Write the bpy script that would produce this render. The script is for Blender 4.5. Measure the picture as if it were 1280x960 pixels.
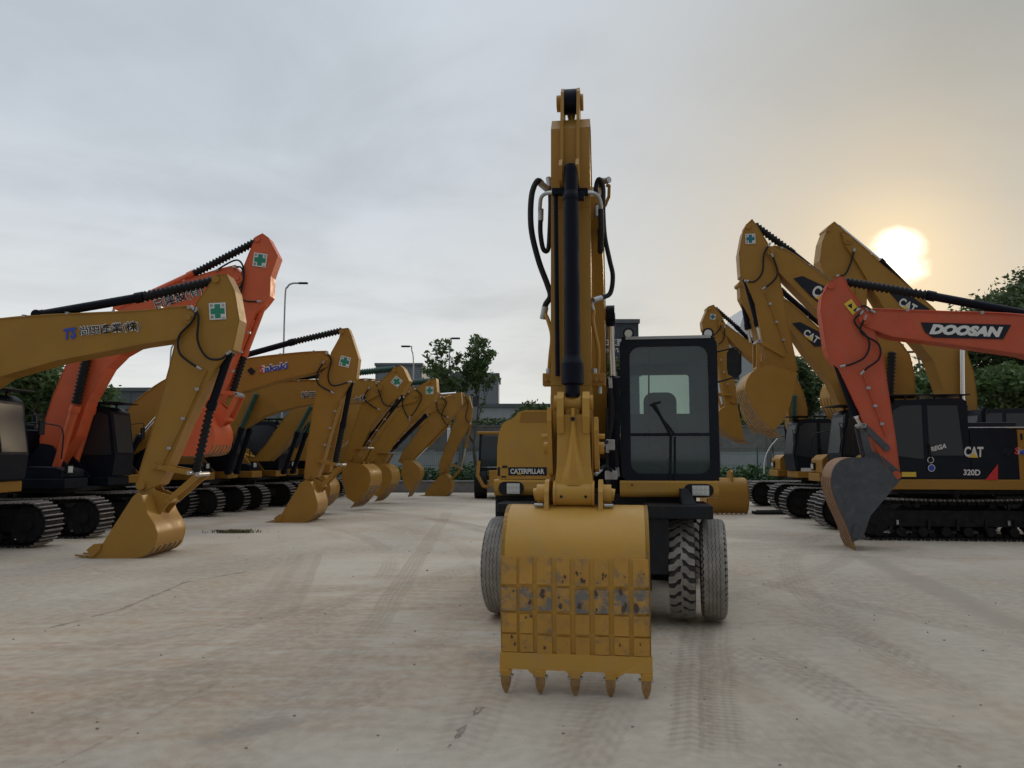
import bpy, math, random
from mathutils import Vector, Matrix, noise
R = math.radians; PI = math.pi
rnd = random.Random(7)
scn = bpy.context.scene
for o in list(bpy.data.objects): bpy.data.objects.remove(o)
C = scn.collection
# ------------------------------------------------------------------ camera
CH = 1.8; F = 961.0; PITCH = math.atan(90/F)
cd = bpy.data.cameras.new('camera'); cam = bpy.data.objects.new('camera', cd); C.objects.link(cam)
cd.sensor_width = 36; cd.lens = 36*F/1280; cd.clip_end = 3000; cd.clip_start = .05
cam.location = (0, 0, CH); cam.rotation_euler = (PI/2+PITCH, 0, 0)
scn.camera = cam
scn.render.resolution_x = 1024; scn.render.resolution_y = 768
def ray(px, py):
    c, s = math.cos(PITCH), math.sin(PITCH)
    a, b = (px-640)/F, (480-py)/F
    return Vector((a, c-b*s, s+b*c)).normalized()
def at(px, py, Y):
    d = ray(px, py); return Vector((0, 0, CH)) + d*(Y/d.y)
SUNP = (1119, 326); sd = ray(*SUNP)
SUN_EL = math.asin(sd.z); SUN_AZ = math.atan2(sd.x, sd.y)
# ------------------------------------------------------------------ world
w = bpy.data.worlds.new('World'); scn.world = w; w.use_nodes = True
nt = w.node_tree; nt.nodes.clear(); N = nt.nodes; L = nt.links
def wn(t, **k):
    n = N.new(t)
    for a, b in k.items(): setattr(n, a, b)
    return n
def wmath(op, a, b=None, c=None, clamp=False):
    n = wn('ShaderNodeMath', operation=op, use_clamp=clamp)
    for i, v in enumerate((a, b, c)):
        if v is None: continue
        if isinstance(v, (int, float)): n.inputs[i].default_value = v
        else: L.new(v, n.inputs[i])
    return n.outputs[0]
def wmix(f, a, b, bt='MIX'):
    n = wn('ShaderNodeMix', data_type='RGBA', blend_type=bt)
    for i, v in ((0, f), (6, a), (7, b)):
        if isinstance(v, (int, float)): n.inputs[i].default_value = v
        elif isinstance(v, tuple): n.inputs[i].default_value = (*v, 1)
        else: L.new(v, n.inputs[i])
    return n.outputs[2]
tc = wn('ShaderNodeTexCoord'); D = tc.outputs['Generated']
sky = wn('ShaderNodeTexSky', sky_type='NISHITA'); sky.sun_disc = False
sky.sun_elevation = SUN_EL; sky.sun_rotation = SUN_AZ; sky.air_density = 1.2; sky.dust_density = 2.5
vd = wn('ShaderNodeVectorMath', operation='DOT_PRODUCT'); L.new(D, vd.inputs[0]); vd.inputs[1].default_value = sd
dot = wmath('MAXIMUM', vd.outputs['Value'], 0.0)
sx = wn('ShaderNodeSeparateXYZ'); L.new(D, sx.inputs[0])
# cloud layer projected on a high flat sheet: (x/z, y/z)
zc = wmath('MAXIMUM', wmath('ADD', sx.outputs[2], .12), .03)
cx = wn('ShaderNodeCombineXYZ'); L.new(wmath('DIVIDE', sx.outputs[0], zc), cx.inputs[0]); L.new(wmath('DIVIDE', sx.outputs[1], zc), cx.inputs[1])
def cloud(scale, det, dist, off, rough=.55):
    mp = wn('ShaderNodeMapping'); mp.inputs['Location'].default_value = off; mp.inputs['Rotation'].default_value = (0, 0, .5); mp.inputs['Scale'].default_value = (1, 1.1, 1)
    L.new(cx.outputs[0], mp.inputs[0])
    n = wn('ShaderNodeTexNoise'); n.inputs['Scale'].default_value = scale; n.inputs['Detail'].default_value = det
    n.inputs['Roughness'].default_value = rough; n.inputs['Distortion'].default_value = dist
    L.new(mp.outputs[0], n.inputs['Vector']); return n.outputs[0]
n1 = cloud(.6, 7, .6, (3.1, 1.2, 0), .54); n2 = cloud(1.6, 8, 1.0, (0, 5, 0), .56)
nn = wmath('ADD', wmath('MULTIPLY', n1, .72), wmath('MULTIPLY', n2, .28))
mr = wn('ShaderNodeMapRange', interpolation_type='SMOOTHSTEP'); L.new(nn, mr.inputs[0]); mr.inputs[1].default_value = .33; mr.inputs[2].default_value = .55
cl = mr.outputs[0]
el = wn('ShaderNodeMapRange', interpolation_type='SMOOTHSTEP'); L.new(sx.outputs[2], el.inputs[0]); el.inputs[1].default_value = .0; el.inputs[2].default_value = .42
basec = wmix(el.outputs[0], (.84, .85, .83), (.62, .68, .755))
dark = wmix(el.outputs[0], (.67, .69, .69), (.50, .55, .605))
cc = wmix(cl, dark, basec)
# warm light through the veil of cloud round the sun
g1 = wmath('POWER', dot, 13.0); g2 = wmath('POWER', dot, 60.0); g3 = wmath('POWER', dot, 420.0); g4 = wmath('POWER', dot, 2600.0)
gm = wmath('ADD', wmath('MULTIPLY', cl, .6), .5)
vb = wn('ShaderNodeVectorMath', operation='DOT_PRODUCT'); L.new(D, vb.inputs[0]); vb.inputs[1].default_value = ray(1275, 20)   # a grey bank of cloud high on the right
gb_ = wmath('POWER', wmath('MAXIMUM', vb.outputs['Value'], 0.0), 26.0)
cc = wmix(wmath('MULTIPLY', g1, .7), cc, (.60, .56, .475))
cc = wmix(wmath('MULTIPLY', gb_, wmath('MULTIPLY_ADD', n2, .7, .55), None, True), cc, (.37, .385, .375))
cc = wmix(wmath('MULTIPLY', wmath('MULTIPLY', g2, .55), gm, None, True), cc, (.84, .67, .44))
cc = wmix(wmath('MULTIPLY', g3, .85), cc, (.98, .78, .50))
disc = wn('ShaderNodeMapRange', interpolation_type='SMOOTHSTEP'); L.new(wmath('ADD', vd.outputs['Value'], wmath('MULTIPLY', wmath('SUBTRACT', n2, .5), .0022)), disc.inputs[0])
disc.inputs[1].default_value = math.cos(R(2.25)); disc.inputs[2].default_value = math.cos(R(.2))
cc = wmix(disc.outputs[0], cc, (2.2, 1.95, 1.45))
# brighter overhead, duller away from the sun, as under a real evening overcast
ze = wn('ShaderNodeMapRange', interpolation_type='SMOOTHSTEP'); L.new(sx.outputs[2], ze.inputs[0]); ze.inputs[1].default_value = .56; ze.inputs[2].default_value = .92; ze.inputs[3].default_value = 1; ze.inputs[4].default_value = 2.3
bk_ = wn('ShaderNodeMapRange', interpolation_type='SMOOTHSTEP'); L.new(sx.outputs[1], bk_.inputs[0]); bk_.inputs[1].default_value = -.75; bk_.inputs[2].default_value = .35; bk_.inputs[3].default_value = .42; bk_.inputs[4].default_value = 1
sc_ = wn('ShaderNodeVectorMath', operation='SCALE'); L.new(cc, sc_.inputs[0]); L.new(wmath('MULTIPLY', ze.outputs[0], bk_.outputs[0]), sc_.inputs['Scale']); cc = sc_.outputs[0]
bg1 = wn('ShaderNodeBackground'); L.new(sky.outputs[0], bg1.inputs[0]); bg1.inputs[1].default_value = .05
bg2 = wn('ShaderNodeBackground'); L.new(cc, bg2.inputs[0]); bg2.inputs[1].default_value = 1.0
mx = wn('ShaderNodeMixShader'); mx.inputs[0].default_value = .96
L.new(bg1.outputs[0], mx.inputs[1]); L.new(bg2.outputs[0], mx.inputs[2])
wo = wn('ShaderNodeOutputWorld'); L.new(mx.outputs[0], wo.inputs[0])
# ------------------------------------------------------------------ sun and exposure
sl = bpy.data.lights.new('sun', 'SUN'); sl.energy = .8; sl.angle = R(12); sl.color = (1, .78, .52)
so = bpy.data.objects.new('sun', sl); C.objects.link(so); so.rotation_euler = sd.to_track_quat('Z', 'Y').to_euler(); so.location = (0, 0, 30)
scn.view_settings.view_transform = 'Standard'; scn.view_settings.look = 'None'; scn.view_settings.exposure = 0; scn.view_settings.gamma = 1
scn.render.engine = 'CYCLES'; scn.cycles.max_bounces = 6; scn.cycles.transparent_max_bounces = 12
scn.cycles.use_denoising = True

# ------------------------------------------------------------------ materials
def mat(name, col, rough=.5, metal=0., var=.0, vs=3., dirt=None, dirtamt=0., bump=0., bs=40., spec=.5, coat=0., dz=None, dth=(.48, .74)):
    m = bpy.data.materials.new(name); m.use_nodes = True; t = m.node_tree; n = t.nodes; l = t.links
    b = n['Principled BSDF']; b.inputs['Roughness'].default_value = rough; b.inputs['Metallic'].default_value = metal
    b.inputs['Specular IOR Level'].default_value = spec; b.inputs['Coat Weight'].default_value = coat
    b.inputs['Coat Roughness'].default_value = .12
    tcn = n.new('ShaderNodeTexCoord'); co = tcn.outputs['Object']
    last = None
    rg = n.new('ShaderNodeRGB'); rg.outputs[0].default_value = (*col, 1); last = rg.outputs[0]
    def noi(s, d=5, r=.6):
        q = n.new('ShaderNodeTexNoise'); q.inputs['Scale'].default_value = s; q.inputs['Detail'].default_value = d; q.inputs['Roughness'].default_value = r
        l.new(co, q.inputs['Vector']); return q.outputs[0]
    if var:
        q = noi(vs); mr = n.new('ShaderNodeMapRange'); l.new(q, mr.inputs[0]); mr.inputs[1].default_value = .3; mr.inputs[2].default_value = .7
        mr.inputs[3].default_value = 1-var; mr.inputs[4].default_value = 1+var
        x = n.new('ShaderNodeVectorMath'); x.operation = 'SCALE'; l.new(last, x.inputs[0]); l.new(mr.outputs[0], x.inputs['Scale']); last = x.outputs[0]
        rr = n.new('ShaderNodeMapRange'); l.new(noi(vs*2.3), rr.inputs[0]); rr.inputs[1].default_value = .3; rr.inputs[2].default_value = .7
        rr.inputs[3].default_value = max(.04, rough-.1); rr.inputs[4].default_value = min(1, rough+.14); l.new(rr.outputs[0], b.inputs['Roughness'])
    if dirt:
        q = noi(vs*1.7+1.3, 9, .72); mr = n.new('ShaderNodeMapRange'); l.new(q, mr.inputs[0]); mr.inputs[1].default_value = dth[0]; mr.inputs[2].default_value = dth[1]
        mr.inputs[3].default_value = 0; mr.inputs[4].default_value = dirtamt
        fac = mr.outputs[0]
        if dz is not None:      # dust gathered near the ground, by the object's own height
            s = n.new('ShaderNodeSeparateXYZ'); l.new(co, s.inputs[0]); z = n.new('ShaderNodeMapRange'); l.new(s.outputs[2], z.inputs[0])
            z.inputs[1].default_value = dz; z.inputs[2].default_value = 0; z.inputs[3].default_value = 0; z.inputs[4].default_value = dirtamt*.9
            a = n.new('ShaderNodeMath'); a.operation = 'ADD'; a.use_clamp = True; l.new(fac, a.inputs[0]); l.new(z.outputs[0], a.inputs[1]); fac = a.outputs[0]
        mm = n.new('ShaderNodeMix'); mm.data_type = 'RGBA'; l.new(fac, mm.inputs[0]); l.new(last, mm.inputs[6]); mm.inputs[7].default_value = (*dirt, 1); last = mm.outputs[2]
    l.new(last, b.inputs['Base Color'])
    if bump:
        q = noi(bs); bp = n.new('ShaderNodeBump'); bp.inputs['Strength'].default_value = bump; bp.inputs['Distance'].default_value = .01
        l.new(q, bp.inputs['Height']); l.new(bp.outputs[0], b.inputs['Normal'])
    return m
YC = (.365, .190, .034)
M = {}
M['yellow'] = mat('yellow_paint', YC, .40, var=.07, vs=1.6, dirt=(.28, .19, .09), dirtamt=.25, bump=.06, bs=25, spec=.25)
M['yellow2'] = mat('old_yellow_paint', (.35, .185, .036), .48, var=.10, vs=2.2, dirt=(.24, .17, .09), dirtamt=.42, bump=.06, bs=25, spec=.25)
M['bright'] = mat('fresh_yellow_paint', (.495, .272, .050), .38, var=.06, vs=1.8, dirt=(.36, .25, .13), dirtamt=.42, spec=.3, bump=.05, bs=30)
M['orange'] = mat('orange_paint', (.68, .12, .038), .42, var=.07, vs=1.7, dirt=(.34, .15, .08), dirtamt=.28, bump=.05, bs=25)
M['red'] = mat('red_orange_paint', (.54, .088, .034), .46, var=.08, vs=1.8, dirt=(.34, .19, .13), dirtamt=.3, bump=.05, bs=25)
M['black'] = mat('black_paint', (.010, .012, .016), .45, var=.25, vs=3, dirt=(.05, .047, .04), dirtamt=.3, spec=.3)
M['cabblack'] = mat('cab_black_paint', (.008, .012, .020), .42, var=.2, vs=2, dirt=(.035, .035, .035), dirtamt=.2, spec=.2)
M['under'] = mat('undercarriage_steel', (.010, .010, .011), .7, var=.3, vs=5, dirt=(.05, .043, .036), dirtamt=.45, spec=.3)
M['barrel'] = mat('cylinder_black', (.005, .006, .014), .48, var=.15, dirt=(.03, .028, .026), dirtamt=.2, spec=.15)
M['rubber'] = mat('hose_rubber', (.012, .013, .015), .6, var=.15, vs=8, spec=.3)
M['green_rubber'] = mat('green_bellows', (.02, .075, .055), .6, var=.2, vs=8)
M['shoe'] = mat('track_shoe_steel', (.30, .275, .26), .5, metal=.3, var=.3, vs=7, dirt=(.19, .13, .11), dirtamt=.6)
M['chrome'] = mat('chrome_rod', (.75, .75, .75), .16, metal=1)
M['steel'] = mat('bare_steel', (.42, .42, .42), .4, metal=.7, var=.2, vs=12)
M['tyre'] = mat('dusty_tyre', (.25, .23, .205), .86, var=.22, vs=5, dirt=(.40, .35, .30), dirtamt=.55, bump=.15, bs=60)
M['tyredark'] = mat('tyre_side', (.035, .034, .034), .8, var=.2, vs=6, dirt=(.16, .14, .12), dirtamt=.4)
M['grey'] = mat('dark_grey_bucket', (.062, .068, .08), .6, var=.16, vs=3, dirt=(.16, .14, .13), dirtamt=.5)
M['rustshell'] = mat('worn_orange_shell', (.30, .165, .09), .6, var=.2, vs=4, dirt=(.18, .11, .07), dirtamt=.6)
M['tooth'] = mat('worn_tooth', (.30, .17, .06), .45, var=.25, vs=14, dirt=(.10, .085, .07), dirtamt=.7)
M['white'] = mat('white_decal', (.72, .72, .70), .5)
M['navy'] = mat('dark_decal', (.010, .013, .022), .45, spec=.3)
M['blue'] = mat('blue_decal', (.03, .07, .42), .5)
M['redd'] = mat('red_decal', (.62, .03, .03), .5)
M['green'] = mat('green_decal', (.015, .24, .15), .5)
M['teal'] = mat('teal_decal', (.015, .16, .22), .5)
M['ydecal'] = mat('yellow_decal', (.75, .52, .05), .5)
M['lens'] = mat('lamp_lens', (.62, .64, .60), .18, spec=.8)
M['liner'] = mat('cab_lining', (.16, .18, .19), .8, var=.1)
M['seat'] = mat('seat_fabric', (.06, .065, .07), .8)
M['concrete'] = mat('wall_concrete', (.20, .20, .195), .85, var=.2, vs=.5, dirt=(.07, .075, .07), dirtamt=.7, bump=.2, bs=6)
M['palewall'] = mat('pale_wall', (.42, .45, .46), .8, var=.08, vs=.3, dirt=(.25, .26, .26), dirtamt=.4)
M['greywall'] = mat('grey_cladding', (.21, .23, .25), .6, var=.06, vs=.3, dirt=(.15, .16, .17), dirtamt=.4)
M['darkwall'] = mat('dark_cladding', (.055, .065, .08), .6, var=.1, vs=.3)
M['roofgrey'] = mat('grey_roof', (.13, .145, .16), .6, var=.1, vs=.5)
M['win'] = mat('dark_window', (.030, .036, .042), .3, spec=.5)
M['kerb'] = mat('kerb_stone', (.20, .20, .20), .85, var=.2, vs=2, dirt=(.08, .08, .07), dirtamt=.6)
M['stone'] = mat('yard_stones', (.30, .27, .24), .85, var=.4, vs=3)
M['fence'] = mat('green_fence_wire', (.03, .10, .07), .5)
M['pole'] = mat('galvanised_pole', (.42, .44, .46), .45, metal=.3)
M['bark'] = mat('bark', (.085, .07, .055), .9, var=.3, vs=6, bump=.4, bs=20)
M['wear'] = mat('worn_bucket_plate', (.50, .26, .045), .5, var=.12, vs=4, dirt=(.16, .13, .10), dirtamt=.75, dth=(.52, .66))
M['scuff'] = mat('rusty_scuff', (.09, .062, .045), .8, var=.3, vs=30)
M['worn'] = mat('scraped_bucket_plate', (.44, .24, .055), .5, var=.2, vs=7, dirt=(.165, .16, .155), dirtamt=1.0, bump=.1, bs=60, dth=(.46, .56))
def glassmat(name, tint, refl=1.0, sheen=.1):
    m = bpy.data.materials.new(name); m.use_nodes = True; t = m.node_tree; n = t.nodes; l = t.links; n.clear()
    df = n.new('ShaderNodeBsdfDiffuse'); df.inputs[0].default_value = (.24, .40, .44, 1)
    tr = n.new('ShaderNodeBsdfTransparent'); tr.inputs[0].default_value = (*tint, 1)
    gl = n.new('ShaderNodeBsdfGlossy'); gl.inputs['Roughness'].default_value = .04; gl.inputs[0].default_value = (.9, .95, 1, 1)
    fr = n.new('ShaderNodeFresnel'); fr.inputs[0].default_value = 1.5
    mu = n.new('ShaderNodeMath'); mu.operation = 'MULTIPLY'; mu.inputs[1].default_value = refl; mu.use_clamp = True; l.new(fr.outputs[0], mu.inputs[0])
    mxx = n.new('ShaderNodeMixShader'); l.new(mu.outputs[0], mxx.inputs[0]); fm = n.new('ShaderNodeMixShader'); fm.inputs[0].default_value = sheen; l.new(tr.outputs[0], fm.inputs[1]); l.new(df.outputs[0], fm.inputs[2])   # even teal diffuse lightens the pane, a painted stand-in for sky reflection
    l.new(fm.outputs[0], mxx.inputs[1]); l.new(gl.outputs[0], mxx.inputs[2])
    o = n.new('ShaderNodeOutputMaterial'); l.new(mxx.outputs[0], o.inputs[0]); return m
M['glass'] = glassmat('cab_glass', (.47, .57, .54), 2.4, .09)
M['darkglass'] = glassmat('tinted_glass', (.16, .19, .2), 1.3, .03)
def leafmat(name, c1, c2):
    m = bpy.data.materials.new(name); m.use_nodes = True; t = m.node_tree; n = t.nodes; l = t.links
    b = n['Principled BSDF']; b.inputs['Roughness'].default_value = .55; b.inputs['Specular IOR Level'].default_value = .25
    tcn = n.new('ShaderNodeTexCoord'); q = n.new('ShaderNodeTexNoise'); q.inputs['Scale'].default_value = .9; q.inputs['Detail'].default_value = 6; l.new(tcn.outputs['Object'], q.inputs['Vector'])
    r = n.new('ShaderNodeMapRange'); l.new(q.outputs[0], r.inputs[0]); r.inputs[1].default_value = .35; r.inputs[2].default_value = .65
    mm = n.new('ShaderNodeMix'); mm.data_type = 'RGBA'; l.new(r.outputs[0], mm.inputs[0]); mm.inputs[6].default_value = (*c1, 1); mm.inputs[7].default_value = (*c2, 1)
    l.new(mm.outputs[2], b.inputs['Base Color'])
    ts = n.new('ShaderNodeBsdfTranslucent'); l.new(mm.outputs[2], ts.inputs[0]); mxx = n.new('ShaderNodeMixShader'); mxx.inputs[0].default_value = .25
    l.new(b.outputs[0], mxx.inputs[1]); l.new(ts.outputs[0], mxx.inputs[2]); l.new(mxx.outputs[0], n['Material Output'].inputs[0]); return m
M['leaf'] = leafmat('leaves', (.07, .125, .045), (.12, .175, .065))
M['leafdark'] = leafmat('dark_leaves', (.055, .088, .036), (.10, .14, .055))
M['hedge'] = leafmat('hedge_leaves', (.03, .08, .025), (.06, .13, .035))
M['dry'] = leafmat('dry_weeds', (.14, .13, .06), (.07, .09, .03))

# ------------------------------------------------------------------ mesh builder
_txt = {}
def text_shape(s, bold=0., shear=0.):
    k = (s, bold, shear)
    if k not in _txt:
        cu = bpy.data.curves.new('t', 'FONT'); cu.body = s; cu.offset = bold; cu.shear = shear; cu.resolution_u = 3
        ob = bpy.data.objects.new('t', cu); C.objects.link(ob)
        dg = bpy.context.evaluated_depsgraph_get(); me = bpy.data.meshes.new_from_object(ob.evaluated_get(dg))
        vs = [v.co.copy() for v in me.vertices]; fs = [tuple(p.vertices) for p in me.polygons]
        bpy.data.objects.remove(ob); bpy.data.curves.remove(cu); bpy.data.meshes.remove(me)
        x0 = min(v.x for v in vs); x1 = max(v.x for v in vs); y0 = min(v.y for v in vs); y1 = max(v.y for v in vs)
        _txt[k] = ([((v.x-x0)/(x1-x0), (v.y-y0)/(y1-y0)) for v in vs], fs)
    return _txt[k]
def V(*a): return Vector(a)
class MB:
    def __init__(s, m='yellow'): s.v = []; s.f = []; s.mi = []; s.sm = []; s.mats = [m]; s.cur = 0
    def m(s, name):
        if name not in s.mats: s.mats.append(name)
        s.cur = s.mats.index(name); return s
    def add(s, vs, fs, smooth=False):
        b = len(s.v); s.v += [tuple(v) for v in vs]
        for f in fs: s.f.append([i+b for i in f]); s.mi.append(s.cur); s.sm.append(smooth)
        return s
    def box(s, x0, x1, y0, y1, z0, z1):
        vs = [(x, y, z) for x in (x0, x1) for y in (y0, y1) for z in (z0, z1)]
        return s.add(vs, [(0, 1, 3, 2), (4, 6, 7, 5), (0, 4, 5, 1), (2, 3, 7, 6), (0, 2, 6, 4), (1, 5, 7, 3)])
    def obox(s, c, ax, ay, az):   # centre and three half-axis vectors
        vs = [c+ax*i+ay*j+az*k for i in (-1, 1) for j in (-1, 1) for k in (-1, 1)]
        return s.add(vs, [(0, 1, 3, 2), (4, 6, 7, 5), (0, 4, 5, 1), (2, 3, 7, 6), (0, 2, 6, 4), (1, 5, 7, 3)])
    def bar(s, p, q, w, h, up=Vector((0, 0, 1))):
        p = Vector(p); q = Vector(q); d = q-p; c = (p+q)/2; x = d/2; n = d.normalized()
        sd_ = n.cross(up); sd_ = sd_.normalized() if sd_.length > 1e-4 else n.orthogonal().normalized(); u = sd_.cross(n)
        return s.obox(c, x, sd_*w/2, u*h/2)
    def loft(s, A, B, caps=True, smooth=False):
        n = len(A); fs = [(i, (i+1) % n, n+(i+1) % n, n+i) for i in range(n)]
        s.add(A+B, fs, smooth)
        if caps: s.add(A, [tuple(range(n-1, -1, -1))]); s.add(B, [tuple(range(n))])
        return s
    def prism(s, poly, y0, y1):   # poly of (x,z), extruded along y
        return s.loft([V(a, y0, b) for a, b in poly], [V(a, y1, b) for a, b in poly])
    def prismx(s, poly, x0, x1):  # poly of (y,z), extruded along x
        return s.loft([V(x0, a, b) for a, b in poly], [V(x1, a, b) for a, b in poly])
    def ribbon(s, poly, ax, a0, a1, t, closed=True):  # strip of thickness t standing outside the outline
        n = len(poly); cx_ = sum(p[0] for p in poly)/n; A = sum(poly[i][0]*poly[(i+1) % n][1]-poly[(i+1) % n][0]*poly[i][1] for i in range(n))
        sg = 1 if A > 0 else -1; out = []
        for i in range(n):
            if closed or 0 < i < n-1: a, c = poly[i-1], poly[(i+1) % n]
            else: a, c = (poly[0], poly[1]) if i == 0 else (poly[-2], poly[-1])
            dx, dz = c[0]-a[0], c[1]-a[1]; l_ = math.hypot(dx, dz) or 1
            out.append((poly[i][0]+sg*dz/l_*t, poly[i][1]-sg*dx/l_*t))
        P = (lambda u, v, a: V(u, a, v)) if ax == 'y' else (lambda u, v, a: V(a, u, v))
        for i in range(n if closed else n-1):
            j = (i+1) % n; q = [poly[i], poly[j], out[j], out[i]]
            s.loft([P(*k, a0) for k in q], [P(*k, a1) for k in q])
        return s
    def ring(s, outer, inner, P, d):   # frame between two outlines with equal counts; P maps 2d -> 3d, d depth vector
        n = len(outer)
        for i in range(n):
            j = (i+1) % n; q = [P(*outer[i]), P(*outer[j]), P(*inner[j]), P(*inner[i])]
            vs = q+[v+d for v in q]
            s.add(vs, [(0, 1, 2, 3), (7, 6, 5, 4), (0, 4, 5, 1), (3, 2, 6, 7)])
        return s
    def tube(s, pts, r, n=8, caps=True, radii=None):
        pts = [Vector(p) for p in pts]; k = len(pts); prev = None; rings = []
        for i, p in enumerate(pts):
            t = (pts[min(i+1, k-1)]-pts[max(i-1, 0)]).normalized()
            if prev is None: u = t.orthogonal().normalized()
            else: u = (prev - t*prev.dot(t)).normalized()
            prev = u; v = t.cross(u); rr = radii[i] if radii else r
            rings.append([p+(u*math.cos(a)+v*math.sin(a))*rr for a in [2*PI*j/n for j in range(n)]])
        vs = [x for rg in rings for x in rg]; fs = []
        for i in range(k-1):
            for j in range(n): fs.append((i*n+j, i*n+(j+1) % n, (i+1)*n+(j+1) % n, (i+1)*n+j))
        s.add(vs, fs, True)
        if caps: s.add(rings[0], [tuple(range(n-1, -1, -1))]); s.add(rings[-1], [tuple(range(n))])
        return s
    def cyl(s, p, q, r, n=16, r2=None): return s.tube([p, q], r, n, True, [r, r if r2 is None else r2])
    def bellows(s, p, q, r, n=12, pitch=.085):
        p = Vector(p); q = Vector(q); k = max(4, int((q-p).length/pitch)*2); pts = []; rr = []
        for i in range(k+1): pts.append(p.lerp(q, i/k)); rr.append(r*1.08 if i % 2 else r*.66)
        return s.tube(pts, r, n, True, rr)
    def curve(s, pts, r, n=8, sub=6):
        pts = [Vector(p) for p in pts]; o = []
        for i in range(len(pts)-1):
            a, b, c, d = pts[max(i-1, 0)], pts[i], pts[i+1], pts[min(i+2, len(pts)-1)]
            for j in range(sub):
                t = j/sub; o.append(.5*((2*b)+(-a+c)*t+(2*a-5*b+4*c-d)*t*t+(-a+3*b-3*c+d)*t**3))
        o.append(pts[-1]); return s.tube(o, r, n)
    def sphere(s, c, r, n=10, m=6, sc=(1, 1, 1)):
        vs = []; fs = []
        for i in range(m+1):
            th = PI*i/m
            for j in range(n): a = 2*PI*j/n; vs.append(V(c[0]+r*sc[0]*math.sin(th)*math.cos(a), c[1]+r*sc[1]*math.sin(th)*math.sin(a), c[2]+r*sc[2]*math.cos(th)))
        for i in range(m):
            for j in range(n): fs.append((i*n+j, (i+1)*n+j, (i+1)*n+(j+1) % n, i*n+(j+1) % n))
        return s.add(vs, fs, True)
    def plate(s, pts, d):          # 3d outline pushed along d
        return s.loft([Vector(p) for p in pts], [Vector(p)+d for p in pts])
    def text(s, body, o, u, v, bold=.0, shear=0.):
        vs, fs = text_shape(body, bold, shear)
        return s.add([o+u*a+v*b for a, b in vs], fs)
    def build(s, name, parent=None, bevel=0., loc=None):
        me = bpy.data.meshes.new(name); me.from_pydata(s.v, [], s.f)
        for k in s.mats: me.materials.append(M[k])
        me.polygons.foreach_set('material_index', s.mi); me.polygons.foreach_set('use_smooth', s.sm); me.update()
        return link(name, me, parent, bevel, loc)
def link(name, me, parent=None, bevel=0., loc=None):
    o = bpy.data.objects.new(name, me); C.objects.link(o)
    if parent: o.parent = parent
    if loc: o.location = loc
    if bevel:
        b = o.modifiers.new('bevel', 'BEVEL'); b.width = bevel; b.segments = 2; b.limit_method = 'ANGLE'; b.angle_limit = R(35)
    return o
_cache = {}
def cached(key, name, parent, fn, bevel=0., loc=None):
    if key not in _cache: o = fn().build(name, parent, bevel, loc); _cache[key] = o.data; return o
    return link(name, _cache[key], parent, bevel, loc)
def tag(o, label=None, cat=None, group=None, kind=None):
    if label: o['label'] = label
    if cat: o['category'] = cat
    if group: o['group'] = group
    if kind: o['kind'] = kind
    return o
def thing(name, loc, rz, label, cat, group=None):
    o = bpy.data.objects.new(name, None); C.objects.link(o); o.location = loc; o.rotation_euler = (0, 0, rz); o.empty_display_size = .3
    return tag(o, label, cat, group)
class Fr:                           # local frame of a thing; turns photo directions into points on one of its own planes
    def __init__(s, loc, rz): s.M = Matrix.Translation(loc) @ Matrix.Rotation(rz, 4, 'Z'); s.I = s.M.inverted()
    def on(s, axis, val):
        o = s.I @ Vector((0, 0, CH)); R3 = s.I.to_3x3()
        def f(px, py):
            d = R3 @ ray(px, py); t = (val-o[axis])/d[axis]; return o+d*t
        return f

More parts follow.
